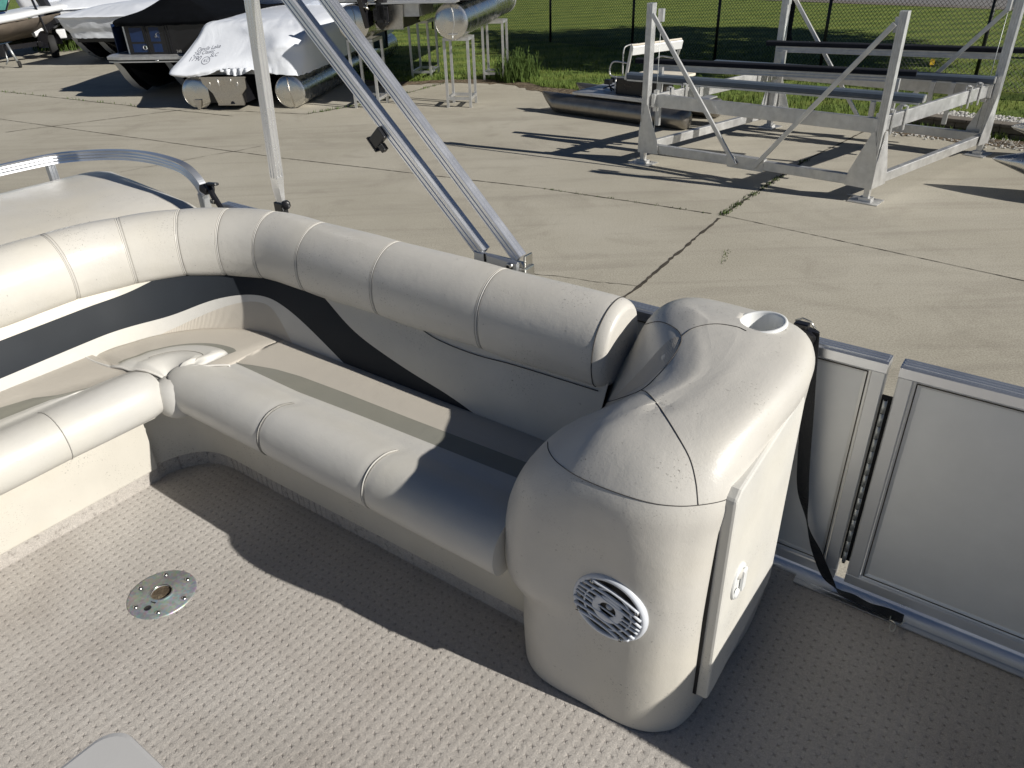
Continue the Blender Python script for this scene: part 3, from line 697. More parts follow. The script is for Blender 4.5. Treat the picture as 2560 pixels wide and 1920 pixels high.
# door
b=MB(); X=-.335
poly=cr([(1.062,.10),(1.062,.635),(1.075,.642)],1)
poly=[(1.060,.085),(1.060,.622),(1.078,.640),(1.375,.680),(1.398,.672),(1.412,.655),(1.412,.16),(1.395,.145),(1.10,.083)]
TT=Matrix(((0,0,1,0),(1,0,0,0),(0,1,0,0),(0,0,0,1)))
b.prism(poly,-.352,-.318,T=TT); dr=C_.part('door',b,'door_vinyl',bevel=.006)
b=MB(); poly2=[(1.0565,.09),(1.0565,.622),(1.061,.622),(1.061,.09)]; b.prism(poly2,-.356,-.342,T=TT); C_.part('door_gap',b,'dark_void')
# latch on the door
b=MB(); c=(-.3155,1.142,.368)
b.lathe([(.0,.0),(.030,.0),(.040,.003),(.043,.001),(.043,-.004)],c,(1,0,0),36,0,1.0,.80)
b.lathe([(.0,.004),(.010,.004),(.013,.001)],(-.3155,1.142,.388),(1,0,0),20,1); b.lathe([(.0,.006),(.009,.006),(.012,.001)],(-.3145,1.128,.347),(1,0,0),20,0)
b.box((-.3145,1.146,.338),(-.3075,1.166,.392),bev=.003)
C_.part('latch',b,['white_plastic','piping'],dr)
# speaker: disc lies on the front face
hit=bvh.ray_cast(EYE,boat_ray(1318,1309)); sc_=hit[0]; sn=Vector((-.02,-1,.03)).normalized()
h1=[bvh.ray_cast(EYE,boat_ray(*q))[0] for q in ((1245,1255),(1392,1360),(1350,1240),(1290,1372))]
sn2=(h1[1]-h1[0]).cross(h1[3]-h1[2]).normalized(); 
if sn2.y>0: sn2=-sn2
sn=(sn*.5+sn2*.5).normalized()
RS=.0815
spk=Vector(sc_)+sn*.004
uu=Vector((1,0,0)); uu=(uu-sn*uu.dot(sn)).normalized(); ww=sn.cross(uu); 
if ww.z<0: ww=-ww
tl=R(-18); ua=uu*math.cos(tl)+ww*math.sin(tl); wa=-uu*math.sin(tl)+ww*math.cos(tl)
def sp(x,y,h=0): return tuple(spk+ua*x+wa*y+sn*h)
b=MB(); b.lathe([(.0715,-.004),(.0715,.006),(.0745,.008),(.079,.0065),(.0825,.001),(.083,-.006),(.0715,-.006),(.0715,-.004)],spk,sn,64)
rg=C_.part('speaker',b,'grille_plastic')
b=MB(); b.lathe([(.0718,.000),(.060,-.001),(.050,-.0015),(.0005,-.0018)],spk+sn*.0012,sn,48)
C_.part('cone',b,'speaker_cone',rg)
b=MB(); b.lathe([(.0005,.003),(.004,.0025),(.007,.0),(.009,-.004)],spk+sn*.001,sn,24); C_.part('tweeter',b,'grille_plastic',rg)
b=MB()
for i,y in enumerate((.052,.036,.021,-.020,-.036,-.051)):
    w=math.sqrt(.075**2-y*y); pts=[sp(-w+2*w*k/10,y+.006*math.cos((k/10-.5)*3)*(1 if y>0 else 1)-.004,.0085) for k in range(11)]
    b.tube(pts,.0036,6,flat=1.0)
for y in (.005,-.006):
    for sgn in (-1,1): b.tube([sp(sgn*.032,y,.0085),sp(sgn*.073,y,.0075)],.0032,6)
ring=lambda r,h,rr,sx=1,sy=1: b.tube([sp(r*sx*math.cos(a*math.pi/24),r*sy*math.sin(a*math.pi/24),h) for a in range(48)],rr,6,closed=True)
ring(.052,.0075,.0022)
b.lathe([(.018,.008),(.020,.0105),(.032,.0105),(.035,.008),(.035,.005),(.018,.005),(.018,.008)],spk,sn,40)
b.tube([sp(-.02,.0,.0105),sp(.02,.0,.0105)],.0018,6)
C_.part('grille',b,'grille_plastic',rg)
for (x,y) in ((-.052,.046),(.052,.046),(-.052,-.050),(.052,-.050)):
    b=MB(); b.lathe([(.0005,.004),(.003,.0035),(.0045,.001),(.0045,-.002)],Vector(sp(x,y,.010)),sn,12); b.box(tuple(Vector(sp(x,y,.0142))-Vector((.003,.0006,.0006))),tuple(Vector(sp(x,y,.0142))+Vector((.003,.0006,.0006))),1); C_.part('screw',b,['steel','dark_void'],rg)
# ================================================================ RAILINGS
def panel(t,X0,X1,z0,z1,Y,ov=.0):
    fr=MB(); w=.030
    fr.beam((X0,Y+.004,z1-.014),(X1,Y+.004,z1-.014),.046,.030,upv=(0,0,1),flute=0,bev=.004)
    for k in range(3): fr.beam((X0+.004,Y-.008+k*.012,z1+.0015),(X1-.004,Y-.008+k*.012,z1+.0015),.007,.004)
    t.part('top_rail',fr,'rail_aluminium')
    fr=MB()
    fr.beam((X0,Y,z0+.016),(X1,Y,z0+.016),.028,.032,bev=.003)
    fr.beam((X0+.016,Y,z0+.0325),(X0+.016,Y,z1-.0295),.032,.028,upv=(0,1,0),bev=.003); fr.beam((X1-.016,Y,z0+.0325),(X1-.016,Y,z1-.0295),.032,.028,upv=(0,1,0),bev=.003)
    t.part('frame',fr,'frame_paint')
    tr=MB(); a,c,d,e=X0+.033,X1-.033,z0+.033,z1-.031
    for (p,q) in (((a,d),(c,d)),((c,d),(c,e)),((c,e),(a,e)),((a,e),(a,d))):
        v=Vector((q[0]-p[0],0,q[1]-p[1])).normalized(); n_=Vector((-v.z,0,v.x))
        P=Vector((p[0],Y-.008,p[1]));Q=Vector((q[0],Y-.008,q[1]))
        vs=[P,Q,Q-v*.014+n_*.014+Vector((0,.006,0)),P+v*.014+n_*.014+Vector((0,.006,0))]; tr.add([tuple(x) for x in vs],[(0,1,2,3)])
        for off in (.006,):
            A=P+v*off+n_*off+Vector((0,.0012,0)); B_=Q-v*off+n_*off+Vector((0,.0012,0)); tr.tube([A,B_],.0012,5,1)
    t.part('trim',tr,['frame_paint','crack'])
    pn=MB(); pn.box((a+.012,Y-.001,d+.012),(c-.012,Y+.003,e-.012)); t.part('panel',pn,'panel_metal')
t=Thing('railing','grey metal railing section behind the corner bench','railing',(-1.3,1.64,0),'boat')
panel(t,-2.62,-1.22,.03,.632,1.645); panel(t,-1.215,-.50,.03,.645,1.645)
t=Thing('railing','narrow grey metal railing panel between armrest console and gate','railing',(-.35,1.64,0),'boat')
panel(t,-.495,-.212,.028,.672,1.645)
t=Thing('gate','wide grey metal boat gate with aluminium top rail and piano hinge','gate',(.2,1.64,0),'boat')
panel(t,-.188,.43,.030,.672,1.645)
b=MB()
for k in range(14):
    z=.10+k*.0345; b.cyl((-.200,1.628,z),(-.200,1.628,z+.0325),.0050,10,0)
    if k%2: pass
    else: pass
if 1: pass
 
b.cyl((-.200,1.628,.095),(-.200,1.628,.585),.004,8,1); b.box((-.211,1.640,.095),(-.189,1.646,.585),1)
t.part('hinge',b,['galvanised','dark_void'])
# threshold strip under the gate
b=MB(); b.box((-.30,1.585,.0045),(1.3,1.619,.008)); b.box((-.30,1.600,.0085),(1.3,1.604,.010)); single('threshold_strip',b,'rail_aluminium',None,None,(.2,1.6,0),'boat',kind='structure')
# strap
def ribbon(b,pts,w,tw,th=.0015):
    P=[np.array(p,float) for p in cr(pts,6)]; T_=[x[0] for x in cr([(q,0) for q in tw],6)]; rows=[]
    for i,p in enumerate(P):
        a=P[max(0,i-1)];c=P[min(len(P)-1,i+1)]; d=Vector(c-a).normalized(); s1=d.cross(Vector((0,1,0))); 
        if s1.length<.1: s1=Vector((1,0,0))
        s1.normalize(); s2=d.cross(s1).normalized(); a_=T_[i]; u=s1*math.cos(a_)+s2*math.sin(a_); v=s1*-math.sin(a_)+s2*math.cos(a_); p=Vector(p)
        rows.append([tuple(p+u*w/2+v*th/2),tuple(p-u*w/2+v*th/2),tuple(p-u*w/2-v*th/2),tuple(p+u*w/2-v*th/2)])
    b.grid(rows,cu=True,smooth=False)
t=Thing('strap','black webbing strap with metal clip hanging down by the gate hinge','strap',(-.25,1.6,0),'boat')
b=MB(); ribbon(b,[(-.372,1.600,.715),(-.362,1.598,.62),(-.350,1.60,.50),(-.338,1.60,.38),(-.325,1.60,.29),(-.300,1.60,.20),(-.262,1.60,.12),(-.225,1.60,.055),(-.195,1.603,.022),(-.155,1.600,.020),(-.115,1.598,.018),(-.07,1.600,.018),(-.035,1.602,.018)],.030,[.3,.2,.1,0,.2,1.1,.3,.2,1.0,1.45,1.3,1.7,1.5])
t.part('webbing',b,'webbing')
b=MB(); b.tube([(-.062,1.588,.022),(-.060,1.572,.024),(-.036,1.572,.024),(-.030,1.590,.024)],.0018,6); b.tube([(-.050+.006*math.cos(a),1.556+.016*math.sin(a),.022) for a in [i*.5236 for i in range(12)]],.0020,6,closed=True); t.part('clip',b,'steel')
b=MB(); b.box((-.405,1.585,.676),(-.365,1.625,.716),bev=.008,rot=Matrix.Rotation(.25,3,'Y')); b.box((-.418,1.595,.705),(-.385,1.62,.728),bev=.005); b.tube([(-.415,1.60,.733),(-.40,1.60,.742),(-.382,1.60,.738),(-.368,1.60,.722)],.0022,6,1); t.part('buckle',b,['black_plastic','steel'])
# ================================================================ CANOPY FRAME (folded poles standing on the rail)
t=Thing('canopy_frame','fluted aluminium canopy poles rising from the railing behind the bench','canopy frame',(-1.3,1.64,.68),'boat')
def pole(a,bq,w=.036,h=.030): 
    b=MB(); b.beam(a,bq,w,h,upv=(0,1,0),flute=2); return b
A1=(-2.165,1.628,1.75)
t.part('pole',pole((-2.235,1.628,.79),A1,.036,.032),'pole_aluminium')
b=MB(); b.grid([[(-2.253,1.613,.795),(-2.217,1.613,.795),(-2.217,1.643,.795),(-2.253,1.643,.795)],[(-2.256,1.616,.75),(-2.220,1.618,.75),(-2.220,1.638,.75),(-2.256,1.640,.75)],[(-2.252,1.624,.66),(-2.226,1.624,.66),(-2.226,1.632,.66),(-2.252,1.632,.66)]],cu=True,smooth=False,capu=True); t.part('pole_foot',b,'pole_aluminium')
b=MB(); b.lathe([(.0005,.012),(.012,.012),(.0165,.008),(.0165,-.004),(.010,-.008),(.0005,-.008)],(-2.205,1.622,.700),(.8,-.6,.1),10); b.box((-2.266,1.615,.636),(-2.22,1.64,.702),bev=.004); t.part('knob',b,'black_plastic')
t.part('pole',pole((-1.315,1.612,.708),(-2.285,1.612,1.63),.034,.034),'pole_aluminium')
t.part('pole',pole((-1.202,1.636,.705),(-2.145,1.636,1.63),.032,.032),'pole_aluminium')
b=MB(); b.beam((-1.335,1.600,.698),(-1.185,1.600,.691),.014,.036,bev=.005); b.lathe([(.0005,.006),(.007,.006),(.011,.003),(.012,0)],(-1.208,1.592,.694),(0,-1,0),20,1); b.lathe([(.0005,.0065),(.0055,.0065),(.0055,.005)],(-1.208,1.591,.694),(0,-1,0),12,2)
b.box((-1.298,1.591,.690),(-1.291,1.593,.714),2)
b.box((-1.33,1.607,.647),(-1.165,1.655,.69),1,bev=.005); b.box((-1.178,1.618,.675),(-1.172,1.655,.722),1,bev=.002)
t.part('bracket',b,['rail_aluminium','steel','dark_void'])
b=MB(); q=Matrix.Rotation(R(-42),3,'Y'); pv=(-1.672,1.59,.992); b.box((-1.700,1.583,.975),(-1.640,1.600,1.012),0,.003,rot=q,piv=pv); b.box((-1.704,1.581,.968),(-1.697,1.604,1.018),0,.002,rot=q,piv=pv); b.box((-1.685,1.583,.952),(-1.667,1.600,.974),0,.002,rot=q,piv=pv); t.part('pole_clip',b,'black_plastic')
# ================================================================ SUN PAD + REAR RAIL
def rounded(x0,x1,y0,y1,r,n=6):
    return arc((x1-r,y1-r),r,0,math.pi/2,n)+arc((x0+r,y1-r),r,math.pi/2,math.pi,n)+arc((x0+r,y0+r),r,math.pi,1.5*math.pi,n)+arc((x1-r,y0+r),r,1.5*math.pi,2*math.pi,n)
lv=[(0,.45,0),(0,.62,0),(.012,.665,0),(.04,.692,0),(.085,.708,0),(.16,.714,0),(.28,.715,0)]
rows=[]
for ins,z,_ in lv:
    pg=rounded(-3.33+ins*.8,-2.475-ins*1.2,-1.2+ins,1.565-ins*.45,max(.03,.11-ins*.3),8)
    rows.append([(x,y,z+(.004*math.sin(y*5+x*3) if z>.68 else 0)-(.42*max(0,x+3.0)**2 if z>.5 else 0)) for x,y in pg])
b=MB(); b.grid(rows,cu=True); n=len(rows[0]); b.f.append(tuple(len(b.v)-n+j for j in range(n))); b.m.append(0); b.sm.append(True)
t=Thing('sun_pad','ivory padded sun lounger cushion behind the curved rail and left bolster','sun pad',(-2.9,.5,.4),'boat')
t.part('pad',b,'ivory_vinyl')
b=MB(); b.box((-3.31,-1.18,.02),(-2.53,1.58,.447)); t.part('base',b,'ivory_panel')
POSTY=1.39
t=Thing('deck_rail','curved fluted aluminium rail around the sun pad','rail',(-3.1,1.5,.3),'boat')
rp=cr([(-2.700,1.628,.655),(-2.735,1.628,.705),(-2.80,1.628,.742),(-2.90,1.628,.755),(-3.05,1.625,.758),(-3.20,1.60,.755),(-3.31,1.53,.755),(-3.385,1.42,.757),(-3.40,1.28,.757),(-3.40,1.0,.757),(-3.41,.6,.757),(-3.41,-.6,.757),(-3.41,-1.5,.757)],8)
rows=[]
for i,p in enumerate(rp):
    a=rp[max(0,i-1)];c=rp[min(len(rp)-1,i+1)]; d=Vector(c-a).normalized(); sd_=d.cross(Vector((0,0,1))).normalized(); u=sd_.cross(d).normalized(); p=Vector(p); rr=[]
    for (q,h) in ((-.5,-.5),(-.17,-.5),(.17,-.5),(.5,-.5),(.44,-.3),(.5,-.15),(.44,0),(.5,.15),(.44,.3),(.5,.5),(.17,.5),(-.17,.5),(-.5,.5),(-.44,.3),(-.5,.15),(-.44,0),(-.5,-.15),(-.44,-.3)): rr.append(tuple(p+sd_*q*.028+u*h*.038))
    rows.append(rr)
b=MB(); b.grid(rows,cu=True,smooth=False,capu=True); t.part('rail',b,'rail_aluminium')
for y in (POSTY,.1,-.8):
    b=MB(); b.beam((-3.395,y,.02),(-3.395,y,.735),.030,.030,upv=(0,1,0),flute=2); t.part('post',b,'rail_aluminium')
b=MB(); b.beam((-2.72,1.628,.02),(-2.72,1.628,.66),.03,.03,upv=(0,1,0)); t.part('post',b,'rail_aluminium')
b=MB(); b.box((-2.695,1.60,.672),(-2.655,1.645,.70),bev=.006,rot=Matrix.Rotation(.3,3,'Y')); b.box((-2.665,1.612,.705),(-2.60,1.632,.716),bev=.005,rot=Matrix.Rotation(-.1,3,'Y')); b.tube([(-2.66,1.62,.705),(-2.63,1.615,.665),(-2.59,1.61,.63),(-2.55,1.605,.605)],[.011,.012,.010,.012],8); b.box((-2.64,1.60,.64),(-2.615,1.613,.655),1,.002)
t.part('latch',b,['black_plastic','steel'])
# ================================================================ SEAT BASE PLATE
bc=Vector((-1.660,.598,0)); t=Thing('pedestal_plate','round galvanised pedestal plate with six screws set in the carpet','base plate',tuple(bc),'boat')
b=MB(); b.lathe([(.026,.004),(.0275,.0085),(.031,.0065),(.034,.0035),(.085,.0035),(.088,.001),(.0885,-.001)],bc,(0,0,1),64); t.part('plate',b,'zinc_plate')
b=MB(); b.lathe([(.0262,.0045),(.0255,-.0),(.0235,.001),(.0005,.001)],bc,(0,0,1),40,0); t.part('socket',b,'soil'); 
b=MB(); b.lathe([(.0268,.005),(.0262,.0072),(.0272,.0090),(.0282,.0086)],bc,(0,0,1),40,0); t.part('lip',b,'steel')
for k in range(6):
    a=R(20+60*k); c=bc+Vector((math.cos(a)*.070,math.sin(a)*.070,.004)); b=MB(); b.lathe([(.0005,.0035),(.0030,.003),(.0055,.002),(.0065,.0)],c,(0,0,1),14,0); b.lathe([(.0005,.0042),(.0022,.0038)],c,(0,0,1),6,1); t.part('screw',b,['steel','dark_void'])
c=bc+Vector((.018,-.052,.0042)); b=MB(); b.lathe([(.0005,.001),(.008,.0008),(.0095,.0)],c,(0,0,1),20); t.part('lock_button',b,'black_plastic')
b=MB(); 
for k in range(4): c=bc+Vector((.006+k*.0038,-.0335+.001*k,.0042)); b.box(tuple(c-Vector((.0013,.0022,.0004))),tuple(c+Vector((.0013,.0022,.0004))))
t.part('stamped_letters',b,'dark_void')
# ================================================================ TABLE CORNER
t=Thing('pedestal_table','pale grey table top corner standing close to the camera','table',(-.35,-.28,0),'boat')
pg=rounded(-.790,.05,-.75,.182,.032,8); b=MB(); rows=[[(x,y,z) for x,y in [((px_+.35)*k-.35,(py_+.28)*k-.28) for px_,py_ in pg]] for z,k in ((.615,.99),(.622,1.0),(.640,1.0),(.647,.995),(.6485,.985))]; b.grid(rows,cu=True,capu=True,smooth=False); t.part('table_top',b,'table_top')
b=MB(); b.cyl((-.35,-.28,.0),(-.35,-.28,.614),.032,24); b.lathe([(.0005,.01),(.085,.01),(.088,.0)],(-.35,-.28,0),(0,0,1),32); t.part('pedestal',b,'pole_aluminium')
# ================================================================ BOAT LIFT
PL=(1.942,10.72);PR=(4.23,8.71);PF=(6.575,10.576);PB=(4.31,12.64); posts=[PL,PR,PF,PB]
V3=lambda p,z:Vector((p[0],p[1],z))
t=Thing('boat_lift','tall silver aluminium boat lift frame standing empty on the concrete','boat lift',(4.264,10.66,0))
cen=Vector((4.264,10.66,0))
nb={0:(1,3),1:(0,2),2:(1,3),3:(0,2)}
for i,p in enumerate(posts):
    ex=(V3(posts[nb[i][0]],0)-V3(p,0)).normalized(); ey=(V3(posts[nb[i][1]],0)-V3(p,0)).normalized()
    b=MB(); b.beam(V3(p,.16),V3(p,2.02),.105,.085,upv=ex,flute=3); b.beam(V3(p,.03),V3(p,.165),.075,.06,upv=ex); t.part('post',b,'mill_aluminium')
    b=MB()
    for d,o_ in ((ex,-1),(ey,-1)):
        side=Vector((-d.y,d.x,0)); other=ey if d==ex else ex
        if side.dot(other)>0: side=-side
        base=V3(p,0)+side*.056
        P=[base+d*.03+V3((0,0),.80),base+d*.06+V3((0,0),.80),base+d*.24+V3((0,0),.33),base+d*.26+V3((0,0),.17),base-d*.05+V3((0,0),.16),base-d*.05+V3((0,0),.45)]
        n=len(P); b.add([tuple(q) for q in P]+[tuple(q+side*.006) for q in P],[tuple(range(n)),tuple(range(n,2*n))]+[(k,(k+1)%n,n+(k+1)%n,n+k) for k in range(n)])
    t.part('gusset',b,'mill_aluminium')
    b=MB(); a=math.atan2(ex.y,ex.x); RM=Matrix.Rotation(a,3,'Z')
    b.box((p[0]-.17,p[1]-.13,.002),(p[0]+.17,p[1]+.13,.012),rot=RM); b.box((p[0]-.07,p[1]-.06,.0125),(p[0]+.07,p[1]+.06,.05),rot=RM); b.box((p[0]-.17,p[1]+.12,.0125),(p[0]+.17,p[1]+.13,.022),rot=RM)
    t.part('foot_plate',b,'mill_aluminium')
    b=MB(); c=V3(p,0)+(ex+ey)*.085; b.tube([c+V3((0,0),.35),c+V3((0,0),1.86)],.004,5,1); b.beam(c+V3((0,0),1.80),c+V3((0,0),1.95),.05,.07,upv=ex); b.beam(c+V3((0,0),.70),c+V3((0,0),.97),.06,.05,upv=ex)
    t.part('cable_guide',b,['mill_aluminium','galvanised'])
for i,j in ((0,1),(1,2),(2,3),(3,0)):
    a,c=V3(posts[i],.23),V3(posts[j],.23); d=(c-a).normalized(); b=MB(); b.beam(a+d*.06,c-d*.06,.075,.115,bev=.006); t.part('base_beam',b,'mill_aluminium')
for i,j in ((0,1),(1,2),(3,2),(0,3)):
    a,c=V3(posts[i],.84),V3(posts[j],.84); d=(c-a).normalized(); inn=(cen-V3(((posts[i][0]+posts[j][0])/2,(posts[i][1]+posts[j][1])/2),0)).normalized()*.085
    b=MB(); b.beam(a+d*.02+inn,c-d*.02+inn,.05,.165,bev=.005)
    if (i,j) in ((0,3),(1,2)):   # brackets holding the bunks
        L=(c-a).length
        for q in (.12,.22,.78,.88):
            m=a+d*L*q+inn; b.beam(m-V3((0,0),.14)+inn*.4,m+V3((0,0),.13)+inn*.4,.06,.012,upv=inn); b.beam(m-V3((0,0),.14)-inn*.4,m+V3((0,0),.13)-inn*.4,.06,.012,upv=inn)
            b.box(tuple(m+V3((0,0),.128)-Vector((.02,.02,0))),tuple(m+V3((0,0),.142)+Vector((.02,.02,0))))
    t.part('lift_beam',b,'mill_aluminium')
for i,j in ((0,1),(3,2)):
    a,c=V3(posts[i],0),V3(posts[j],0); d=(c-a).normalized(); L=(c-a).length; out=Vector((-d.y,d.x,0)); 
    if out.dot(cen-a)>0: out=-out
    o_=out*.075
    for s0,s1 in ((0.02,.46),(.98,.54)):
        b=MB(); b.beam(a+d*L*s0+o_+V3((0,0),1.90),a+d*L*s1+o_+V3((0,0),.20),.030,.055,bev=.004); t.part('diagonal_brace',b,'mill_aluminium')
    b=MB(); b.beam(a+d*L*.42+V3((0,0),.23),a+d*L*.58+V3((0,0),.23),.095,.15); t.part('brace_sleeve',b,'mill_aluminium')
# bunks
def bunk(a,c,z,w,hh,mat,pad,ext=0):
    b=MB(); a=V3(a,z);c=V3(c,z); d=(c-a).normalized(); a=a-d*ext
    if pad:
        b.beam(a,c,w,hh,bev=.012); o=t.part('padded_bunk',b,'bunk_carpet'); b=MB(); b.beam(a+d*.15-V3((0,0),hh/2+.045),c-d*.25-V3((0,0),hh/2+.045),.04,.088,flute=2); t.part('bunk_rail',b,'mill_aluminium',o)
    else:
        b.beam(a,c,w,hh,bev=.022); o=t.part('bunk',b,'bunk_cover')
        b=MB(); b.beam(c,c+d*.012,w*.98,hh*.9,bev=.02); b.beam(a-V3((0,0),hh/2+.012),c-V3((0,0),hh/2+.012)-d*.04,w*.8,.022); t.part('bunk_end',b,'mill_aluminium',o)
bunk((2.10,11.62),(5.02,9.42),.995,.16,.085,0,0,.3)
bunk((3.35,12.75),(6.47,10.50),.985,.16,.085,0,0)
bunk((1.98,11.91),(5.18,10.04),1.18,.13,.065,0,1)
bunk((4.05,12.50),(7.10,10.83),1.28,.13,.065,0,1)
for (x,y,z0,z1) in ((2.28,11.55,.33,1.13),(4.95,10.02,.62,1.13),(6.75,10.88,.62,1.20),(4.25,12.25,.62,1.2),(6.05,10.70,.40,.93),(5.85,10.84,.66,.93),(2.7,11.05,.70,.93),(4.55,9.70,.62,.93)):
    b=MB(); b.beam((x,y,z0),(x,y,z1),.055,.055,upv=(1,-.85,0)); t.part('bunk_upright',b,'mill_aluminium')
# ================================================================ PEDAL BOAT
fr=(2.95,12.65,0,R(138)); t=Thing('pedal_boat','small aluminium pedal boat with white bench seat lying behind the boat lift','pedal boat',(1.5,-.5,0),fr)
for y in (0,-1.05):
    b=MB(); n=24; rows=[]
    for (x,r_,dz) in ((-.06,.001,.0),(-.055,.10,0),(-.02,.150,0),(.05,.165,0),(2.62,.165,0),(2.66,.163,.002),(2.85,.085,.085),(2.98,.012,.15)): rows.append([(x,y+r_*math.cos(2*math.pi*j/n),.167+dz+r_*math.sin(2*math.pi*j/n)) for j in range(n)])
    b.grid(rows,cu=True); o=t.part('float_tube',b,'float_aluminium')
    b=MB(); 
    for x in (.3,.9,1.55,2.2): b.beam((x,y-.0,.30),(x,y-.0,.352),.06,.10)
    b.beam((2.45,y,.31),(2.45,y,.39),.02,.02); t.part('deck_bracket',b,'mill_aluminium',o)
b=MB(); b.box((.55,-1.12,.352),(2.25,.06,.392),bev=.004); b.box((.0,-1.0,.352),(.53,-.05,.372)); t.part('deck',b,'mill_aluminium')
b=MB(); b.box((.98,-.62,.393),(1.50,-.18,.645),bev=.01); b.box((.62,-.60,.393),(.96,-.3,.60),bev=.01); cns=t.part('console_box',b,'brown_black')
b=MB(); b.tube([(1.46-.30*k/10*1.0-.04,-.176,.50+.10*math.sin(k/10*1.9+.35)) for k in range(11)],[.003,.008,.011,.012,.012,.011,.010,.008,.006,.004,.002],6,flat=.3); t.part('swoosh',b,'tan_canvas',cns)
b=MB(); b.box((.45,-1.02,.655),(1.32,-.16,.70),bev=.012); t.part('seat',b,'cream_pad')
b=MB(); A_=Vector((1.20,-.18,1.02));B_=Vector((.78,-1.05,1.05)); dd=(B_-A_).normalized(); upv=Vector((-.25,.1,1)).normalized()
b.beam(A_+Vector((0,0,.07)),B_+Vector((0,0,.07)),.035,.15,upv=upv,bev=.012); t.part('seat_back',b,'white_plastic')
b=MB(); b.beam(A_+Vector((.02,0,.155)),B_+Vector((.02,0,.155)),.05,.03,bev=.01); t.part('back_trim',b,'cream_pad')
for y in (-.17,-1.05):
    x0=1.30 if y>-.5 else .95; xb=1.20 if y>-.5 else .78
    b=MB(); b.beam((x0,y,.64),(xb,y,1.18),.03,.045,upv=(1,0,0)); b.tube(cr([(x0+.0,y,.68),(x0+.26,y,.67),(x0+.33,y,.74),(x0+.26,y,.90),(x0-.02,y,.90)],6),.014,8); b.tube([(x0+.2,y-.0,.40),(x0+.2,y,.68)],.016,8); t.part('seat_frame',b,'mill_aluminium')
b=MB(); b.tube(cr([(1.45,-.30,.66),(1.45,-.30,1.05),(1.42,-.36,1.14),(1.30,-.5,1.16)],6),.012,8,0); t.part('steering_lever',b,'mill_aluminium')
b=MB()
for y in (-.36,-.56):
    b.tube([(1.62,y,.40),(1.78,y-.03,.46),(1.88,y,.42)],.013,6); b.box((1.72,y-.05,.50),(1.84,y+.05,.58),bev=.01); b.tube([(1.68,y+.04,.40),(1.76,y+.04,.55)],.010,6)
t.part('pedals',b,'black_plastic')
def text_mesh(s,size,shear=0,ext=.001,space=1.0):
    c=bpy.data.curves.new('t','FONT'); c.body=s; c.size=size; c.shear=shear; c.extrude=ext; c.space_character=space; o=bpy.data.objects.new('t',c); COL.objects.link(o)
    bpy.context.view_layer.update(); me=bpy.data.meshes.new_from_object(o.evaluated_get(bpy.context.evaluated_depsgraph_get()))
    vs=[tuple(v.co) for v in me.vertices]; fs=[tuple(p.vertices) for p in me.polygons]; bpy.data.objects.remove(o); bpy.data.meshes.remove(me); bpy.data.curves.remove(c); return vs,fs
def put_text(b,s,size,o,ux_,uz_,shear=0,bold=0,mi=0,ext=.001):
    vs,fs=text_mesh(s,size,shear,ext); o=Vector(o);ux_=Vector(ux_);uz_=Vector(uz_); nn=ux_.cross(uz_)
    b.add([o+ux_*v[0]+uz_*v[1]+nn*v[2] for v in vs],fs,mi)
b=MB(); put_text(b,'Paddle',.055,(1.33,-.176,.525),(-1,0,0),(0,0,1)); put_text(b,'King',.05,(1.33,-.176,.475),(-1,0,0),(0,0,1)); t.part('lettering',b,'tan_canvas',cns)
# ================================================================ WRAPPED PONTOON BOAT (nearest)
def disc_end(b,x,y,z,r,n=36,mi=0):
    rows=[[(x+rr*r*math.cos(2*math.pi*j/n),y-dy,z+rr*r*math.sin(2*math.pi*j/n)) for j in range(n)] for rr,dy in ((.02,.035),(.35,.030),(.7,.018),(.94,.004),(.955,.0),(1.0,-.005))]
    b.grid(rows,cu=True,mi=mi)
def ytube(b,x,z,r,y0,y1,n=36,nose=False):
    st=[(y0,r,0),(y0+.02,r,0),((y0+y1)/2,r,0)]
    st+= [(y1-1.3,r,0),(y1-.8,r*.92,r*.08),(y1-.4,r*.7,r*.3),(y1-.1,r*.4,r*.6),(y1,.03,r*.85)] if nose else [(y1,r,0),(y1+.02,.001,0)]
    rows=[[(x+rr*math.cos(2*math.pi*j/n),y,z+dz+rr*math.sin(2*math.pi*j/n)) for j in range(n)] for y,rr,dz in st]; b.grid(rows,cu=True)
FB1=(-5.02,15.75,0,R(-8))
t=Thing('wrapped_boat','pontoon boat shrink-wrapped in white plastic with handwriting on it, nearest of the row','boat',(0,3,0),FB1)
for x in (-.99,.93):
    b=MB(); ytube(b,x,.305,.30,0,7.2); disc_end(b,x,0,.305,.30); tb=t.part('pontoon_tube',b,'tube_aluminium')
    b=MB(); b.tube([(x-.02,-.03,.59),(x+.01,-.045,.3),(x+.05,-.03,.02)],.006,6,0)
    if x<0: b.v=[];b.f=[];b.m=[];b.sm=[]; b.prism([(x-.08,.16),(x+.09,.16),(x+.05,-.0),(x-.01,-.02)],0,.02,T=Matrix(((1,0,0,0),(0,0,-1,-.04),(0,1,0,.02),(0,0,0,1))))
    t.part('drain_fitting',b,'raw_aluminium',tb)
b=MB(); b.box((-1.2,.1,.62),(1.2,7,.70)); t.part('deck',b,'mill_aluminium')
b=MB(); TM=Matrix(((1,0,0,0),(0,0,-1,-.15),(0,1,0,0),(0,0,0,1)))
b.prism([(-.76,.60),(-.74,.50),(-.57,.32),(-.50,.12),(.04,.11),(.02,.30),(.13,.41),(.14,.585)],-.02,.02,T=TM); b.beam((-.78,-.17,.605),(.16,-.17,.605),.03,.03); b.beam((-.5,-.17,.11),(.04,-.17,.11),.03,.02); t.part('motor_pod',b,'raw_aluminium')
b=MB(); b.box((-.68,-.12,.14),(.08,1.2,.58)); t.part('pod_core',b,'black_paint')
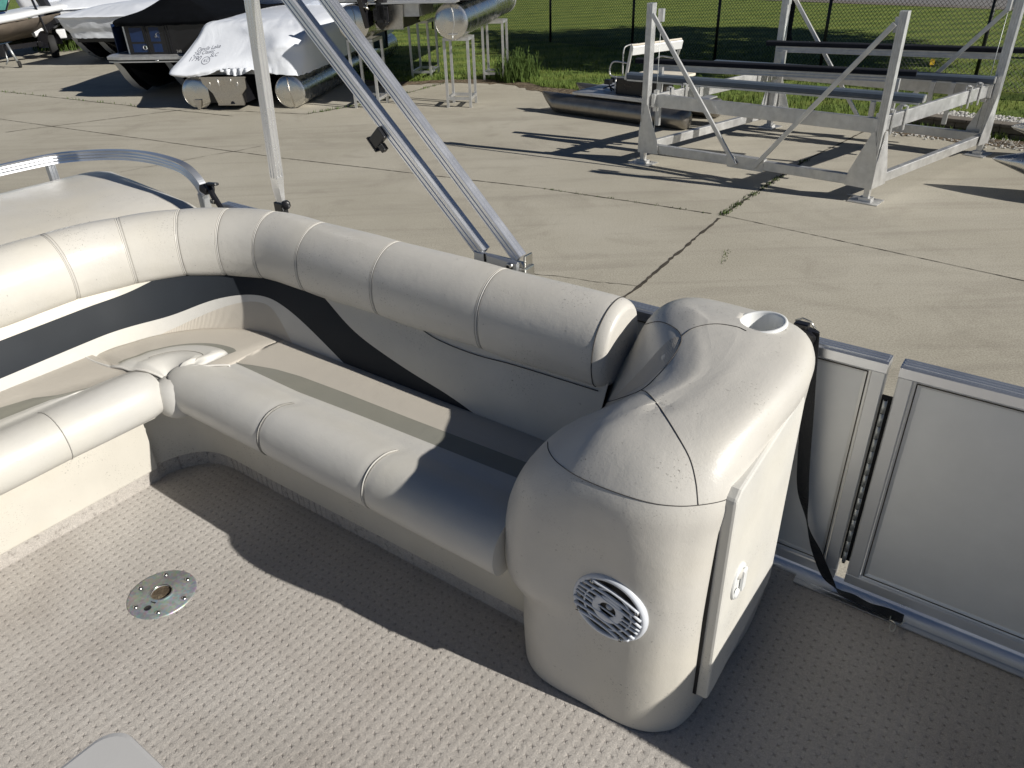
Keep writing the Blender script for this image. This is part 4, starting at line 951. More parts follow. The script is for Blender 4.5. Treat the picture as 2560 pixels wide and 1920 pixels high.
for x in (-.60,-.04):
    b=MB(); b.tube([(x+.02*math.cos(a),-.178,.49+.035*math.sin(a)) for a in [-2.5+i*.5 for i in range(9)]],.006,6); t.part('lifting_eye',b,'mill_aluminium')
for q in ([(-.42,-.178,.585),(-.40,-.18,.45)],[(-.15,-.178,.585),(-.15,-.18,.52)]):
    b=MB(); b.tube(q,.012,6); t.part('bracket',b,'mill_aluminium')
b=MB(); b.lathe([(.0005,.01),(.035,.008),(.045,0)],(-.2,-.17,.13),(0,-1,0),16,0); t.part('drain_plug',b,'black_paint')
# cover: loops from the gathered lower hem to the roof
def cover(name,parent,loops,mat,sub=6,amp=.012,seedv=0,closed=True,wr=1):
    rows=[]; L=[cr(l,sub,closed) for l in loops]; m=len(L[0]); C2=[cr([L[i][j] for i in range(len(L))],5) for j in range(m)]
    rnd=random.Random(seedv)
    for i in range(len(C2[0])):
        r=[]
        for j in range(m):
            p=C2[j][i]; w=amp*(math.sin(j*1.7+i*.6)+math.sin(j*.83-i*.37)+rnd.uniform(-.6,.6))*wr; hem=math.exp(-i/3.0)*.018*math.sin(j*2.9)
            r.append((p[0]+w*.3,p[1]+w*.6-hem,p[2]+w*.5+hem*.5))
        rows.append(r)
    b=MB(); b.grid(rows,cu=closed); r=rows[-1]; b.f.append(tuple(len(b.v)-len(r)+j for j in range(len(r)))); b.m.append(0); b.sm.append(True)
    o=t.part(name,b,mat); return o,b
hem=[(-1.28,-.18,.64),(-.95,-.24,.63),(-.62,-.22,.66),(-.26,-.16,.755),(.10,-.12,.76),(.50,-.10,.69),(.74,-.05,.64),(1.10,.0,.60),(1.27,.5,.61),(1.30,2.5,.63),(1.3,5.0,.63),(.9,7.3,.63),(-.9,7.3,.63),(-1.25,5,.64),(-1.28,2.5,.64),(-1.32,.3,.64)]
l2=[(-1.33,-.22,.72),(-.97,-.26,.70),(-.62,-.20,.76),(-.24,-.10,.84),(.12,-.04,.86),(.50,-.02,.84),(.76,-.04,.82),(1.14,.04,.80),(1.29,.5,.80),(1.31,2.5,.80),(1.31,5,.8),(.95,7.4,.8),(-.95,7.4,.8),(-1.27,5,.8),(-1.30,2.5,.8),(-1.34,.3,.76)]
l3=[(-1.14,.14,.95),(-.90,.12,.95),(-.56,.16,1.0),(-.22,.18,1.04),(.14,.12,1.02),(.48,.04,1.02),(.80,-.02,1.02),(1.18,.10,1.0),(1.30,.55,1.0),(1.31,2.5,1.0),(1.31,5,1.0),(.95,7.3,1.0),(-.95,7.3,1.),(-1.25,5,1.),(-1.26,2.5,1.),(-1.22,.5,.98)]
l4=[(-1.02,.62,1.24),(-.85,.60,1.26),(-.50,.58,1.27),(-.20,.52,1.26),(.16,.40,1.22),(.50,.22,1.18),(.84,.04,1.17),(1.20,.16,1.17),(1.29,.6,1.2),(1.30,2.5,1.24),(1.3,5,1.24),(.9,7,1.2),(-.9,7,1.2),(-1.2,5,1.22),(-1.20,2.5,1.22),(-1.12,.9,1.22)]
l5=[(-.96,.92,1.44),(-.80,.86,1.455),(-.48,.84,1.455),(-.20,.76,1.44),(.16,.60,1.41),(.50,.50,1.38),(.86,.42,1.35),(1.12,.50,1.33),(1.20,.8,1.36),(1.22,2.5,1.40),(1.2,5,1.38),(.8,6.8,1.3),(-.8,6.8,1.3),(-1.1,5,1.36),(-1.1,2.5,1.40),(-1.02,1.2,1.44)]
l6=[(-.80,1.3,1.485),(-.66,1.25,1.50),(-.40,1.25,1.50),(-.16,1.2,1.50),(.14,1.2,1.49),(.40,1.2,1.48),(.64,1.2,1.46),(.80,1.3,1.44),(.86,1.6,1.45),(.9,2.8,1.50),(.9,4.8,1.52),(.5,6,1.4),(-.5,6,1.4),(-.7,4.8,1.5),(-.78,2.8,1.52),(-.80,1.7,1.49)]
cv,cvb=cover('shrink_cover',None,[hem,l2,l3,l4,l5,l6],'shrink_wrap',6,.008,1)
FM=frame_mat(FB1); FI=FM.inverted(); bv=BVHTree.FromPolygons([Vector(p) for p in cvb.v],cvb.f)
def proj_text(b,lines,bvh_,FI_,yplane,depth=.003):
    for (s,size,x,z,rot,shear) in lines:
        vs,fs=text_mesh(s,size,shear,.0); q=[]; ok=True
        for v in vs:
            X=x+v[0]*math.cos(rot)-v[1]*math.sin(rot); Z=z+v[0]*math.sin(rot)+v[1]*math.cos(rot)
            h=bvh_.ray_cast(Vector((X,-3,Z+.55)),Vector((0,1,-.17)).normalized())
            if h[0] is None: ok=False; break
            q.append(h[0]+Vector((0,-depth,depth*.6)))
        if ok: b.add(q,fs)
b=MB(); proj_text(b,[("Devils Lake",.105,-.93,1.02,.14,.35),("240 Classic",.095,-.97,.94,.14,.35),("SLC",.095,-.60,.915,.10,.3),("1790",.125,-1.03,.835,.08,.3),("KC",.075,-.705,.825,.08,.2)],bv,FI,0)
for k in range(24):
    a0,a1=k*2*math.pi/24,(k+1)*2*math.pi/24; q=[]
    for a,r_ in ((a0,.105),(a1,.105),(a1,.093),(a0,.093)):
        h=bv.ray_cast(Vector((-.655+r_*.85*math.cos(a),-3,.85+r_*.7*math.sin(a)+.55)),Vector((0,1,-.17)).normalized()); q.append(h[0]+Vector((0,-.003,.002)) if h[0] is not None else None)
    if None not in q: b.add(q,[(0,1,2,3)])
t.part('handwriting',b,'marker_ink',cv)
# foil tail under the hem
b=MB(); rows=[[(-.34+.62*i/16+.0,-.16-.05*math.sin(i*1.9),.76-.005*j-.10*math.sin(math.pi*i/16)*(j/5)) if j else (-.34+.62*i/16,-.13,.77) for i in range(17)] for j in range(6)]; b.grid(rows); t.part('loose_wrap',b,'shrink_wrap')
# ================================================================ DARK PONTOON BOAT
F2=(-7.0,17.0,0,R(-8))
t=Thing('dark_pontoon_boat','navy pontoon boat with black canvas cover and 240 on its side','boat',(0,3,0),F2)
for x in (-1.15,0,1.15):
    b=MB(); n=20; rows=[]
    for (y,r_,dz) in ((.38,.015,.36),(.5,.07,.30),(.75,.17,.17),(1.05,.25,.06),(1.5,.30,.0),(7,.30,0),(7.02,.01,0)): rows.append([(x+r_*math.cos(2*math.pi*j/n),y,.32+dz+r_*math.sin(2*math.pi*j/n)) for j in range(n)])
    b.grid(rows,cu=True); tb=t.part('pontoon_tube',b,'black_paint')
    b=MB(); b.grid([[(x+w_*sx,y_-.0,z_) for sx in (-1,-.9,.9,1)] for y_,z_,w_ in ((.20,.735,.055),(.34,.60,.075),(.50,.38,.085),(.72,.17,.085),(1.0,.03,.06))]); b.grid([[(x+w_,y_,z_),(x+w_*.9,y_+.5,z_+.1)] for y_,z_,w_ in ((.20,.735,.055),(.34,.60,.075),(.50,.38,.085),(.72,.17,.085),(1.0,.03,.06))],mi=1); t.part('nose_keel',b,['nose_paint','black_paint'],tb)
b=MB(); b.prism([(-1.32,.35),(-1.2,.06),(-.9,-.02),(.9,-.02),(1.25,.1),(1.32,.4),(1.32,7.0),(-1.32,7.0)],.745,.768); b.prism([(-1.335,.36),(-1.21,.045),(-.9,-.04),(.9,-.04),(1.26,.08),(1.335,.4),(1.335,7.0),(-1.335,7.0)],.80,.856); t.part('deck',b,'mill_aluminium')
b=MB(); b.prism([(-1.31,.36),(-1.19,.07),(-.9,-.01),(.9,-.01),(1.24,.11),(1.31,.4),(1.31,7.0),(-1.31,7.0)],.7685,.7995); t.part('deck_trim',b,'black_paint')
def wall_panel(x0,x1,y0,y1,z0,z1,mat,name,th=.03):
    b=MB(); b.beam((x0,y0,(z0+z1)/2),(x1,y1,(z0+z1)/2),th,z1-z0,bev=.004); return t.part(name,b,mat)
wf=wall_panel(-.84,1.05,.35,.33,.86,1.42,'black_paint','front_wall',.04)
b=MB(); b.tube(cr([(-.84,.40,.86),(-.90,.50,.86),(-1.0,1.2,.86)],4),.02,6); b.v=[];b.f=[];b.m=[];b.sm=[]
rows=[[(-.82-.06*math.sin(a)*2,.35+.12*(1-math.cos(a)),z) for a in [k*.26 for k in range(7)]] for z in (.86,1.42)]; b.grid(rows); t.part('corner_panel',b,'mill_aluminium')
for (x0,x1,z0,z1) in ((-.74,-.46,1.10,1.37),(-.74,-.42,.90,1.06),(-.30,.02,1.10,1.37),(-.28,.04,.90,1.06),(.17,.98,1.10,1.38),(.17,.98,.89,1.07)):
    b=MB(); b.box((x0,.322,z0),(x1,.329,z1),bev=.003); t.part('panel',b,'navy_panel',wf)
for x in (-.40,-.37,.06,.12): 
    b=MB(); b.beam((x,.318,.865),(x-.01,.318,1.41),.018,.02,upv=(0,1,0)); t.part('stile',b,'black_plastic',wf)
for (x0,x1) in ((-1.29,-1.27),(1.27,1.29)):
    b=MB(); b.box((x0,.6,.86),(x1,6.8,1.42)); t.part('side_wall',b,'navy_panel')
b=MB(); b.lathe([(.030,.004),(.034,.010),(.046,.010),(.050,.002)],(-.47,.318,.99),(0,-1,0),24,0); b.lathe([(.0005,.005),(.030,.004)],(-.47,.318,.99),(0,-1,0),24,1); t.part('docking_light',b,['chrome','speaker_cone'],wf)
b=MB(); b.tube([(-.10+.052*math.cos(a)*1.15,.315,1.225+.046*math.sin(a)) for a in [.6+i*.25 for i in range(17)]],[.002]+[.006+.004*math.sin(i/16*math.pi) for i in range(15)]+[.003],6,flat=.5); b.lathe([(.0005,.004),(.008,.002)],(-.185,.317,1.205),(0,-1,0),8); b.tube([(-.205,.316,1.215),(-.19,.316,1.19),(-.16,.316,1.185)],.005,6); t.part('emblem',b,'chrome',wf)
b=MB(); put_text(b,'240',.075,(.21,.318,.885),(1,0,0),(0,0,1),0,ext=.002); t.part('lettering',b,'chrome',wf)
b=MB(); b.tube([(-.10,-.045,.78),(-.06,-.05,.785),(-.03,-.045,.78)],.012,6); t.part('deck_badge',b,'chrome')
loops=[[(-.84,.27,1.40),(0,.26,1.405),(1.02,.28,1.415),(1.31,.6,1.42),(1.33,3,1.42),(1.3,6.9,1.42),(-1.3,6.9,1.42),(-1.33,3,1.42),(-1.05,.55,1.40)],
       [(-.83,.29,1.52),(0,.28,1.51),(1.02,.30,1.52),(1.28,.62,1.53),(1.30,3,1.53),(1.26,6.8,1.5),(-1.26,6.8,1.5),(-1.30,3,1.53),(-1.03,.57,1.52)],
       [(-.48,.75,1.68),(.05,.70,1.72),(.60,.75,1.68),(.80,1.0,1.64),(.75,2.5,1.55),(.7,6,1.5),(-.9,6,1.55),(-1.0,3,1.60),(-.62,1.0,1.66)],
       [(-.05,1.05,1.95),(.08,1.0,1.98),(.16,1.05,1.95),(.16,1.2,1.93),(.12,2.5,1.75),(.1,5,1.6),(-.2,5,1.6),(-.2,2.5,1.75),(-.08,1.3,1.93)]]
o,_b=cover('canvas_cover',None,loops,'canvas_black',6,.004,3)
b=MB()
for k in range(8): b.lathe([(.0005,.008),(.009,.005),(.011,0)],(-.74+.24*k,.268,1.435+.004*k),(0,-1,0),8)
t.part('snap',b,'chrome',o)
# ================================================================ WHITE COVERED BOATS BEHIND
def white_boat(fr,label,noses,w=1.25,z0=.72,z1=1.28,top=1.45,seedv=5,x0=-.58,x1=1.5):
    global t
    t=Thing('wrapped_boat',label,'boat',(0,3,0),fr)
    for x in noses:
        b=MB(); n=20; rows=[]
        for (y,r_,dz) in ((.70,.02,.30),(.8,.08,.24),(1.05,.19,.12),(1.4,.27,.03),(1.8,.30,0),(7,.30,0),(7.02,.01,0)): rows.append([(x+r_*math.cos(2*math.pi*j/n),y,.31+dz+r_*math.sin(2*math.pi*j/n)) for j in range(n)])
        b.grid(rows,cu=True); tb=t.part('pontoon_tube',b,'black_paint'); b=MB(); b.grid([[(x+w_*sx,y_,z_) for sx in (-1,1)] for y_,z_,w_ in ((.55,.68,.06),(.72,.52,.085),(.92,.33,.095),(1.2,.15,.09),(1.5,.03,.06))]); t.part('nose_keel',b,'nose_paint',tb)
    b=MB(); b.box((x0+.05,.2,.60),(x1-.05,7,.70)); t.part('deck',b,'black_paint')
    q=lambda sx,yo,z:[(x0-sx,.1+yo,z),(x0+.45,-.02+yo,z),((x0+x1)/2,-.03+yo,z),(x1-.35,.0+yo,z),(x1+sx,.25+yo,z),(x1+sx,3,z),(x1+sx,7,z),(x0-sx,7,z),(x0-sx,3,z),(x0-sx,.8+yo,z)]
    cover('shrink_cover',None,[q(0,0,z0),q(.03,-.03,z0+.15),q(.12,-.10,(z0+z1)/2),q(.17,-.16,z1-.08),q(.16,-.14,z1),[((a-(x0+x1)/2)*.5+(x0+x1)/2,bb+.9 if bb<1.5 else bb*.8,top) for a,bb,_ in q(0,0,0)]],'shrink_wrap',6,.006,seedv)
white_boat((-11.0,22.5,0,R(-8)),'white shrink-wrapped pontoon boat left of the navy pontoon boat',(-.88,-.18,.9))
b=MB(); put_text(b,'Gr 22 100 LTD',.10,(-.30,-.115,1.06),(1,0,0),(0,0,1),.2); t.part('handwriting',b,'marker_ink')
white_boat((-9.1,24.5,0,R(-8)),'white shrink-wrapped boat showing between the left covered boat and navy boat',(0,),x0=-.6,x1=2.2,z0=.8,z1=1.4,top=1.9,seedv=9)
white_boat((-6.4,20.8,0,R(-8)),'white wrapped pontoon boat raised behind the navy canvas roof',(0,),x0=.0,x1=2.6,z0=1.25,z1=1.7,top=1.9,seedv=11)
t_=t
# boat beyond, its underside drooping wrap at (600..700, 0..150)
white_boat((-14.6,28.2,0,R(10)),'grey wrapped boat behind the tan covered trailer boat, far left',(0,),x0=-1.0,x1=1.0,z0=.85,z1=1.6,top=1.9,seedv=13)
white_boat((-12.6,26.4,0,R(25)),'white wrapped boat with a dark outboard motor tilted at its stern',(0,),x0=-1.1,x1=1.6,z0=.80,z1=1.25,top=1.5,seedv=15)
b=MB(); b.beam((-1.5,-.5,.75),(-.95,-.1,1.0),.28,.30,bev=.07); b.beam((-1.75,-.7,.62),(-1.35,-.4,.80),.12,.14,bev=.03,mi=1); b.beam((-1.1,-.35,.85),(-1.3,-.3,1.6),.22,.3,bev=.07); t.part('outboard_motor',b,['black_paint','white_gel'])
b=MB(); b.box((-1.15,-.45,.45),(-.9,-.2,.70),bev=.03); t.part('motor_bracket',b,'white_gel')
# ================================================================ PONTOON BOAT ON STANDS
F4=(-1.75,15.1,0,R(-11))
t=Thing('raised_pontoon_boat','triple-tube pontoon boat with black outboard raised on aluminium stands','boat',(0,3,1.2),F4)
for x in (-.93,.91):
    b=MB(); ytube(b,x,1.505,.305,0,5.05); disc_end(b,x,0,1.505,.305); tb=t.part('pontoon_tube',b,'tube_aluminium')
    b=MB(); b.tube([(x+.00,-.03,1.80),(x+.05,-.045,1.65),(x+.06,-.045,1.48),(x-.0,-.03,1.25)],.004,6,0); b.box((x-.07,-.05,1.295),(x+.11,-.03,1.305)); b.tube([(x+.02,-.04,1.30),(x+.02,-.07,1.20)],.012,6); b.tube([(x+.315*math.cos(a)*.975,5.0,1.505+.315*math.sin(a)*.975) for a in [i*.2618 for i in range(24)]],.012,6,closed=True); t.part('tube_fitting',b,'mill_aluminium',tb)
b=MB(); ytube(b,-.16,1.64,.28,.85,6.0); t.part('pontoon_tube',b,'tube_aluminium')
b=MB(); b.box((-1.25,.0,1.83),(1.25,8,1.90)); t.part('deck',b,'black_paint')
b=MB(); b.box((-1.3,-.05,1.85),(1.25,-.01,1.93)); b.box((-.62,-.40,1.83),(1.1,-.06,1.85)); t.part('swim_platform',b,'mill_aluminium')
b=MB(); TM=Matrix(((1,0,0,0),(0,0,-1,-.1),(0,1,0,0),(0,0,0,1))); b.prism([(-.47,1.50),(-.45,1.425),(.05,1.405),(.07,1.80),(-.42,1.80)],-.02,.02,T=TM); b.box((-.45,-.12,1.40),(.06,-.09,1.412)); b.box((-.44,-.078,1.42),(.05,1.0,1.80),1); t.part('motor_pod',b,['raw_aluminium','brown_black'])
b=MB(); b.beam((-.28,-.24,1.50),(-.26,-.30,2.25),.22,.26,bev=.06); b.beam((-.35,-.26,1.47),(-.2,-.25,1.60),.15,.18,bev=.04); b.beam((-.52,-.28,1.48),(-.58,-.45,2.1),.10,.24,bev=.04)
for k in range(14): b.box((-.42+random.uniform(0,.28),-.41,1.48+random.uniform(0,.35)),(-.38+random.uniform(0,.28),-.36,1.52+random.uniform(0,.35)),bev=.006)
t.part('outboard_motor',b,'black_paint')
b=MB(); b.tube([(-.58,-.42,1.78),(-.50,-.46,1.80),(-.44,-.44,1.76)],.02,6); b.tube([(-.54,-.40,1.70),(-.46,-.40,1.86),(-.30,-.4,1.9)],.012,6); t.part('steering_arm',b,'steel')
b=MB(); b.box((.06,-.06,1.60),(.35,.9,1.80)); t.part('pod_wing',b,'mill_aluminium')
def stand(x0,x1,y0,y1,h,label):
    T_=Thing('boat_stand',label,'stand',((x0+x1)/2,(y0+y1)/2,0),F4,'aluminium stands under the raised pontoon boat')
    for x in (x0,x1):
        for y in (y0,y1): b=MB(); b.beam((x,y,0),(x,y,h-.06),.045,.045,upv=(0,1,0)); T_.part('leg',b,'mill_aluminium')
    for z,n_ in ((.16,'lower_frame'),(h-.03,'top_frame')):
        b=MB()
        for (a,c) in (((x0,y0),(x1,y0)),((x0,y1),(x1,y1)),((x0,y0),(x0,y1)),((x1,y0),(x1,y1))):
            o=.023 if n_=='lower_frame' else -.022
            dx,dy=c[0]-a[0],c[1]-a[1]; L=math.hypot(dx,dy); dx/=L;dy/=L
            b.beam((a[0]+dx*o,a[1]+dy*o,z),(c[0]-dx*o,c[1]-dy*o,z),.04 if n_=='lower_frame' else .045,.05)
        T_.part(n_,b,'mill_aluminium')
stand(.69,1.13,.22,.68,1.22,'front right boat stand carrying the raised pontoon boat')
stand(.79,1.23,3.12,3.62,1.22,'rear right boat stand half in the tall weeds')
stand(-1.12,-.66,.12,.66,1.22,'front left boat stand in the shade behind the canopy poles')
stand(-.93,-.50,3.36,4.05,1.22,'rear left boat stand in deep shade on the lawn edge')
# boat in the shade behind the left stands
t=Thing('runabout_boat','pale boat in shade behind the nearest wrapped boat','boat',(0,3,0),(-5.9,22.6,0,R(-128)))
b=MB(); rows=[]
for (y,w,zk) in ((0,.75,.35),(1.0,.85,.28),(2.1,.85,.26),(3.0,.65,.34),(3.7,.34,.55),(4.0,.04,.85)): rows.append([(-w,y,.95),(-w*.98,y,.75),(-w*.85,y,.5),(0,y,zk),(w*.85,y,.5),(w*.98,y,.75),(w,y,.95)])
b.grid(rows); b.f.append(tuple(range(7))); b.m.append(0); b.sm.append(False); t.part('hull',b,'teal_hull')
b=MB(); b.grid([[(-r[0][0]*0+r[0][0],r[0][1],.955),(0,r[0][1],1.12),(r[-1][0],r[0][1],.955)] for r in rows]); t.part('deck',b,'white_gel')
# ================================================================ TRAILERED BOAT, FAR LEFT
t=Thing('trailer_boat','white sport boat under a tan cover on a trailer, far left','boat',(-14.6,25,0))
b=MB(); rows=[]
for (y,w,zt,zk) in ((22.9,.05,1.02,.95),(23.1,.55,1.06,.72),(23.7,.95,1.10,.55),(24.8,1.15,1.12,.48),(28,1.2,1.15,.45)): rows.append([(-14.5-w,y,zt),(-14.5-w*.85,y,(zt+zk)/2),(-14.5,y,zk),(-14.5+w*.6,y,(zt+zk)/2-.08),(-14.5+w*.95,y,zt-.12),(-14.5+w,y,zt)])
b.grid(rows); t.part('hull_cover',b,'tan_canvas')
b=MB(); rows=[]
for (y,w,z) in ((22.85,.05,1.06),(23.05,.65,1.10),(23.7,1.05,1.15),(24.8,1.24,1.20),(28,1.3,1.25)): rows.append([(-14.5+w*.2,y+.1,z+.12),(-14.5+w*.8,y+.04,z+.14),(-14.5+w+.03,y,z+.08),(-14.5+w+.02,y,z),(-14.5+w*.95,y,z-.03)])
b.grid(rows); t.part('gunwale',b,'white_gel')
b=MB(); b.add([(-15.2,24.1,1.36),(-13.9,24.05,1.36),(-13.75,24.5,1.95),(-15.2,24.6,1.95)],[(0,1,2,3)]); t.part('windshield',b,'glass_tint')
b=MB(); b.tube([(-15.2,24.08,1.35),(-13.88,24.03,1.35),(-13.72,24.5,1.97)],.025,6); b.tube([(-14.55,24.05,1.35),(-14.6,24.5,1.95)],.02,6); t.part('windshield_frame',b,'black_paint')
b=MB(); b.box((-14.9,23.8,1.20),(-13.9,24.02,1.33),bev=.03); t.part('dash',b,'navy_panel')
b=MB(); b.beam((-14.4,23.6,.40),(-13.35,24.7,.44),.10,.12); b.beam((-14.5,22.6,.40),(-14.5,28,.42),.12,.14); b.beam((-13.45,24.4,.42),(-13.45,28,.45),.10,.12); t.part('trailer_frame',b,'black_paint')
b=MB(); b.grid([[(-13.5+dx,24.9+.42*math.cos(a),.32+.42*math.sin(a)) for a in [k*.35 for k in range(10)]] for dx in (-.05,.25)]); t.part('fender',b,'black_paint')
b=MB(); b.lathe([(.12,-.10),(.29,-.10),(.305,-.07),(.31,0),(.305,.07),(.29,.10),(.12,.10),(.12,-.10)],(-13.36,24.9,.31),(.84,.54,0),32); t.part('wheel',b,'rubber')
b=MB(); b.beam((-13.30,24.7,.70),(-13.45,24.72,1.62),.05,.05,upv=(0,1,0)); t.part('guide_post',b,'black_paint')
b=MB(); b.tube([(-13.52,22.9,.62),(-13.36,22.87,.14)],.035,10); b.lathe([(.02,-.03),(.085,-.03),(.09,0),(.085,.03),(.02,.03)],(-13.33,22.87,.09),(1,.3,0),20,1); t.part('jack',b,['galvanised','rubber'])
b=MB(); b.beam((-13.9,22.75,.10),(-14.6,22.7,.14),.03,.03); b.box((-13.75,22.8,.30),(-13.6,22.95,.60),bev=.02); b.tube([(-13.62,22.86,.45),(-13.60,22.84,.2),(-13.66,22.8,.1)],.02,6,1); t.part('winch',b,['black_plastic','galvanised'])
# ================================================================ BOAT AT THE RIGHT EDGE
FR_=(7.60,7.66,0,R(144))
t=Thing('pontoon_boat','silver pontoon boat nose reaching in at the right edge','boat',(-2,0,0),FR_)
for y in (0,-1.9):
    b=MB(); rows=[]; n=28
    for (x,r_,dz) in ((-5,.001,0),(-4.98,.30,0),(1.0,.30,0),(1.25,.285,.015),(1.65,.20,.06),(2.0,.10,.10),(2.22,.03,.11),(2.26,.004,.11)): rows.append([(x,y+r_*math.cos(2*math.pi*j/n),.31+dz*.6+r_*math.sin(2*math.pi*j/n)) for j in range(n)])
    b.grid(rows,cu=True); t.part('pontoon_tube',b,'tube_aluminium')
b=MB(); b.box((-5,-2.2,.64),(.35,.3,.72)); t.part('deck',b,'mill_aluminium')
b=MB(); b.box((-4.9,-2.15,.725),(-.9,.25,1.25),bev=.05); t.part('shrink_cover',b,'shrink_wrap')
# ================================================================ FENCE
FA=Vector((-4.5,31.6,0)); FBv=Vector((13.2,9.8,0)); fd=(FBv-FA).normalized(); FL=(FBv-FA).length
t=Thing('chain_link_fence','black chain-link fence with round posts crossing the lawn','fence',tuple(FA))
def along_px(x,y):   # where the sight line through the photo column meets the fence line (post spacing read off the photo)
    d=RW@np.array([x*2560/2212-1280,y*2560/2212-960,F]); nrm=Vector((-fd.y,fd.x,0)); tt=nrm.dot(FA)/ (nrm.x*d[0]+nrm.y*d[1]); return (Vector((d[0]*tt,d[1]*tt,0))-FA).dot(fd)
PS=[along_px(1189,60),along_px(1367,60),along_px(1550,60),along_px(1786,60),along_px(2135,60)]
PS=[PS[0]-3,PS[0]-6]+PS+[PS[-1]+2.6]
for s in PS:
    b=MB(); p=FA+fd*s; b.cyl((p.x,p.y,0),(p.x,p.y,1.9),.034,10); t.part('post',b,'fence_black')
b=MB(); H=1.83; step=.085; w=.0042
s=-H; s0,s1=min(PS),max(PS)
s=s0-H
while s<s1:
    for sg in (1,-1):
        a,c=(s,s+H) if sg==1 else (s+H,s)
        za,zc=.04,.04+H
        lo,hi=min(a,c),max(a,c)
        # clip to the fence ends
        def at(q): return za+(zc-za)*(q-a)/(c-a)
        A,Cc=max(lo,s0),min(hi,s1)
        if Cc>A:
            p,q=FA+fd*A,FA+fd*Cc; z0_,z1_=at(A),at(Cc)
            b.tube([(p.x,p.y,z0_),(q.x,q.y,z1_)],w,3,0,False,False)
    s+=step
t.part('wire_mesh',b,'fence_black')
b=MB()
for z in (1.88,.05): p,q=FA+fd*s0,FA+fd*s1; b.tube([(p.x,p.y,z),(q.x,q.y,z)],.02 if z>1 else .004,8)
t.part('rail',b,'fence_black')
# retaining wall at the right
t=Thing('retaining_wall','low tan block wall edging the gravel bed at the right','wall',(8,10.6,0))
A=Vector((6.35,12.35,0)); Bq=Vector((11.5,7.6,0)); d=(Bq-A).normalized(); nn=Vector((-d.y,d.x,0)); s=0; k=0
b=MB(); c=MB()
for row in range(2):
    s=-.15*row
    while s<6.5:
        p=A+d*s+nn*.0; q=A+d*(s+.29); b.beam(p+V3((0,0),.045+row*.085),q+V3((0,0),.045+row*.085),.17,.078,bev=.008); s+=.30
t.part('blocks',b,'block')
s=0
while s<6.5:
    c.beam(A+d*s+V3((0,0),.20),A+d*(s+.44)+V3((0,0),.20),.24,.05,bev=.008); s+=.45
t.part('cap_blocks',c,'block')
b=MB(); b.add([tuple(A+nn*.1+V3((0,0),.14)),tuple(Bq+nn*.1+V3((0,0),.14)),tuple(Bq+nn*.95+V3((0,0),.14)),tuple(A+nn*.7+V3((0,0),.14))],[(0,1,2,3)])
for i in range(2600):
    p=A+d*random.uniform(.1,6.6)+nn*random.uniform(.12,.85); r_=random.uniform(.012,.03); bm=bmesh.new(); bmesh.ops.create_icosphere(bm,subdivisions=1,radius=r_)
    for v in bm.verts: v.co=Vector((v.co.x*random.uniform(.8,1.3)+p.x,v.co.y*random.uniform(.8,1.3)+p.y,v.co.z*.7+.15)); 
    b.bm(bm)
single('gravel_bed',b,'white_stone',None,None,kind='structure')
# loose debris along the curb
b=MB()
for i in range(500):
    u=random.random(); p=Vector((5.0,13.3,0))*(1-u)+Vector((7.6,10.7,0))*u; p+=Vector((-random.random()**2*.35,-random.random()**2*.35,0)); r_=random.uniform(.006,.022); bm=bmesh.new(); bmesh.ops.create_icosphere(bm,subdivisions=1,radius=r_)
    for v in bm.verts: v.co=Vector((v.co.x+p.x,v.co.y+p.y,v.co.z*.6+.012))
    b.bm(bm)
for i in range(200):
    u=random.random()**.7; p=Vector((5.2,13.1,0))*(1-u)+Vector((7.4,10.8,0))*u; a=random.uniform(0,6.28); b.tube([(p.x,p.y,.02),(p.x+.06*math.cos(a),p.y+.06*math.sin(a),.02+random.uniform(0,.08))],.003,3,0)
single('stone_debris',b,'white_stone','loose pale stones and dry stems along the lawn edge behind the lift','debris',kind='stuff')
# weeds around the rear stand, tall
def weed(x,y,n,h,sp,label,name='weed_clump',grp=None):
    b=MB(); blades(b,x,y,.02,n,h,sp,.012,0,.5)
    for _ in range(int(n/12)):
        a=random.uniform(0,6.28); r_=random.random()*sp; X,Y=x+r_*math.cos(a),y+r_*math.sin(a); hh=h*random.uniform(.9,1.5); b.tube([(X,Y,.02),(X+.03,Y,hh*.6),(X+random.uniform(-.1,.1),Y,hh)],.004,3)
        for k in range(10): blades(b,X,Y,.02+hh*k/10,2,.08,.03,.01,0,1.2)
    single(name,b,'weed_green',label,'weeds',(x,y,0),None,grp)
weed(.35,18.0,420,.45,.50,'tall green weeds growing around the rear right boat stand')
weed(-13.9,27.4,900,.8,1.3,'tall grass and weeds between the trailer boat and the wrapped boat')
# marker flag
b=MB(); b.tube([(9.37,17.64,.0),(9.37,17.64,.16)],.006,5); b.box((9.33,17.62,.08),(9.43,17.65,.20)); single('marker_flag',b,'yellow_plastic','tiny yellow marker flag on the lawn behind the lift','flag',(9.37,17.64,0))
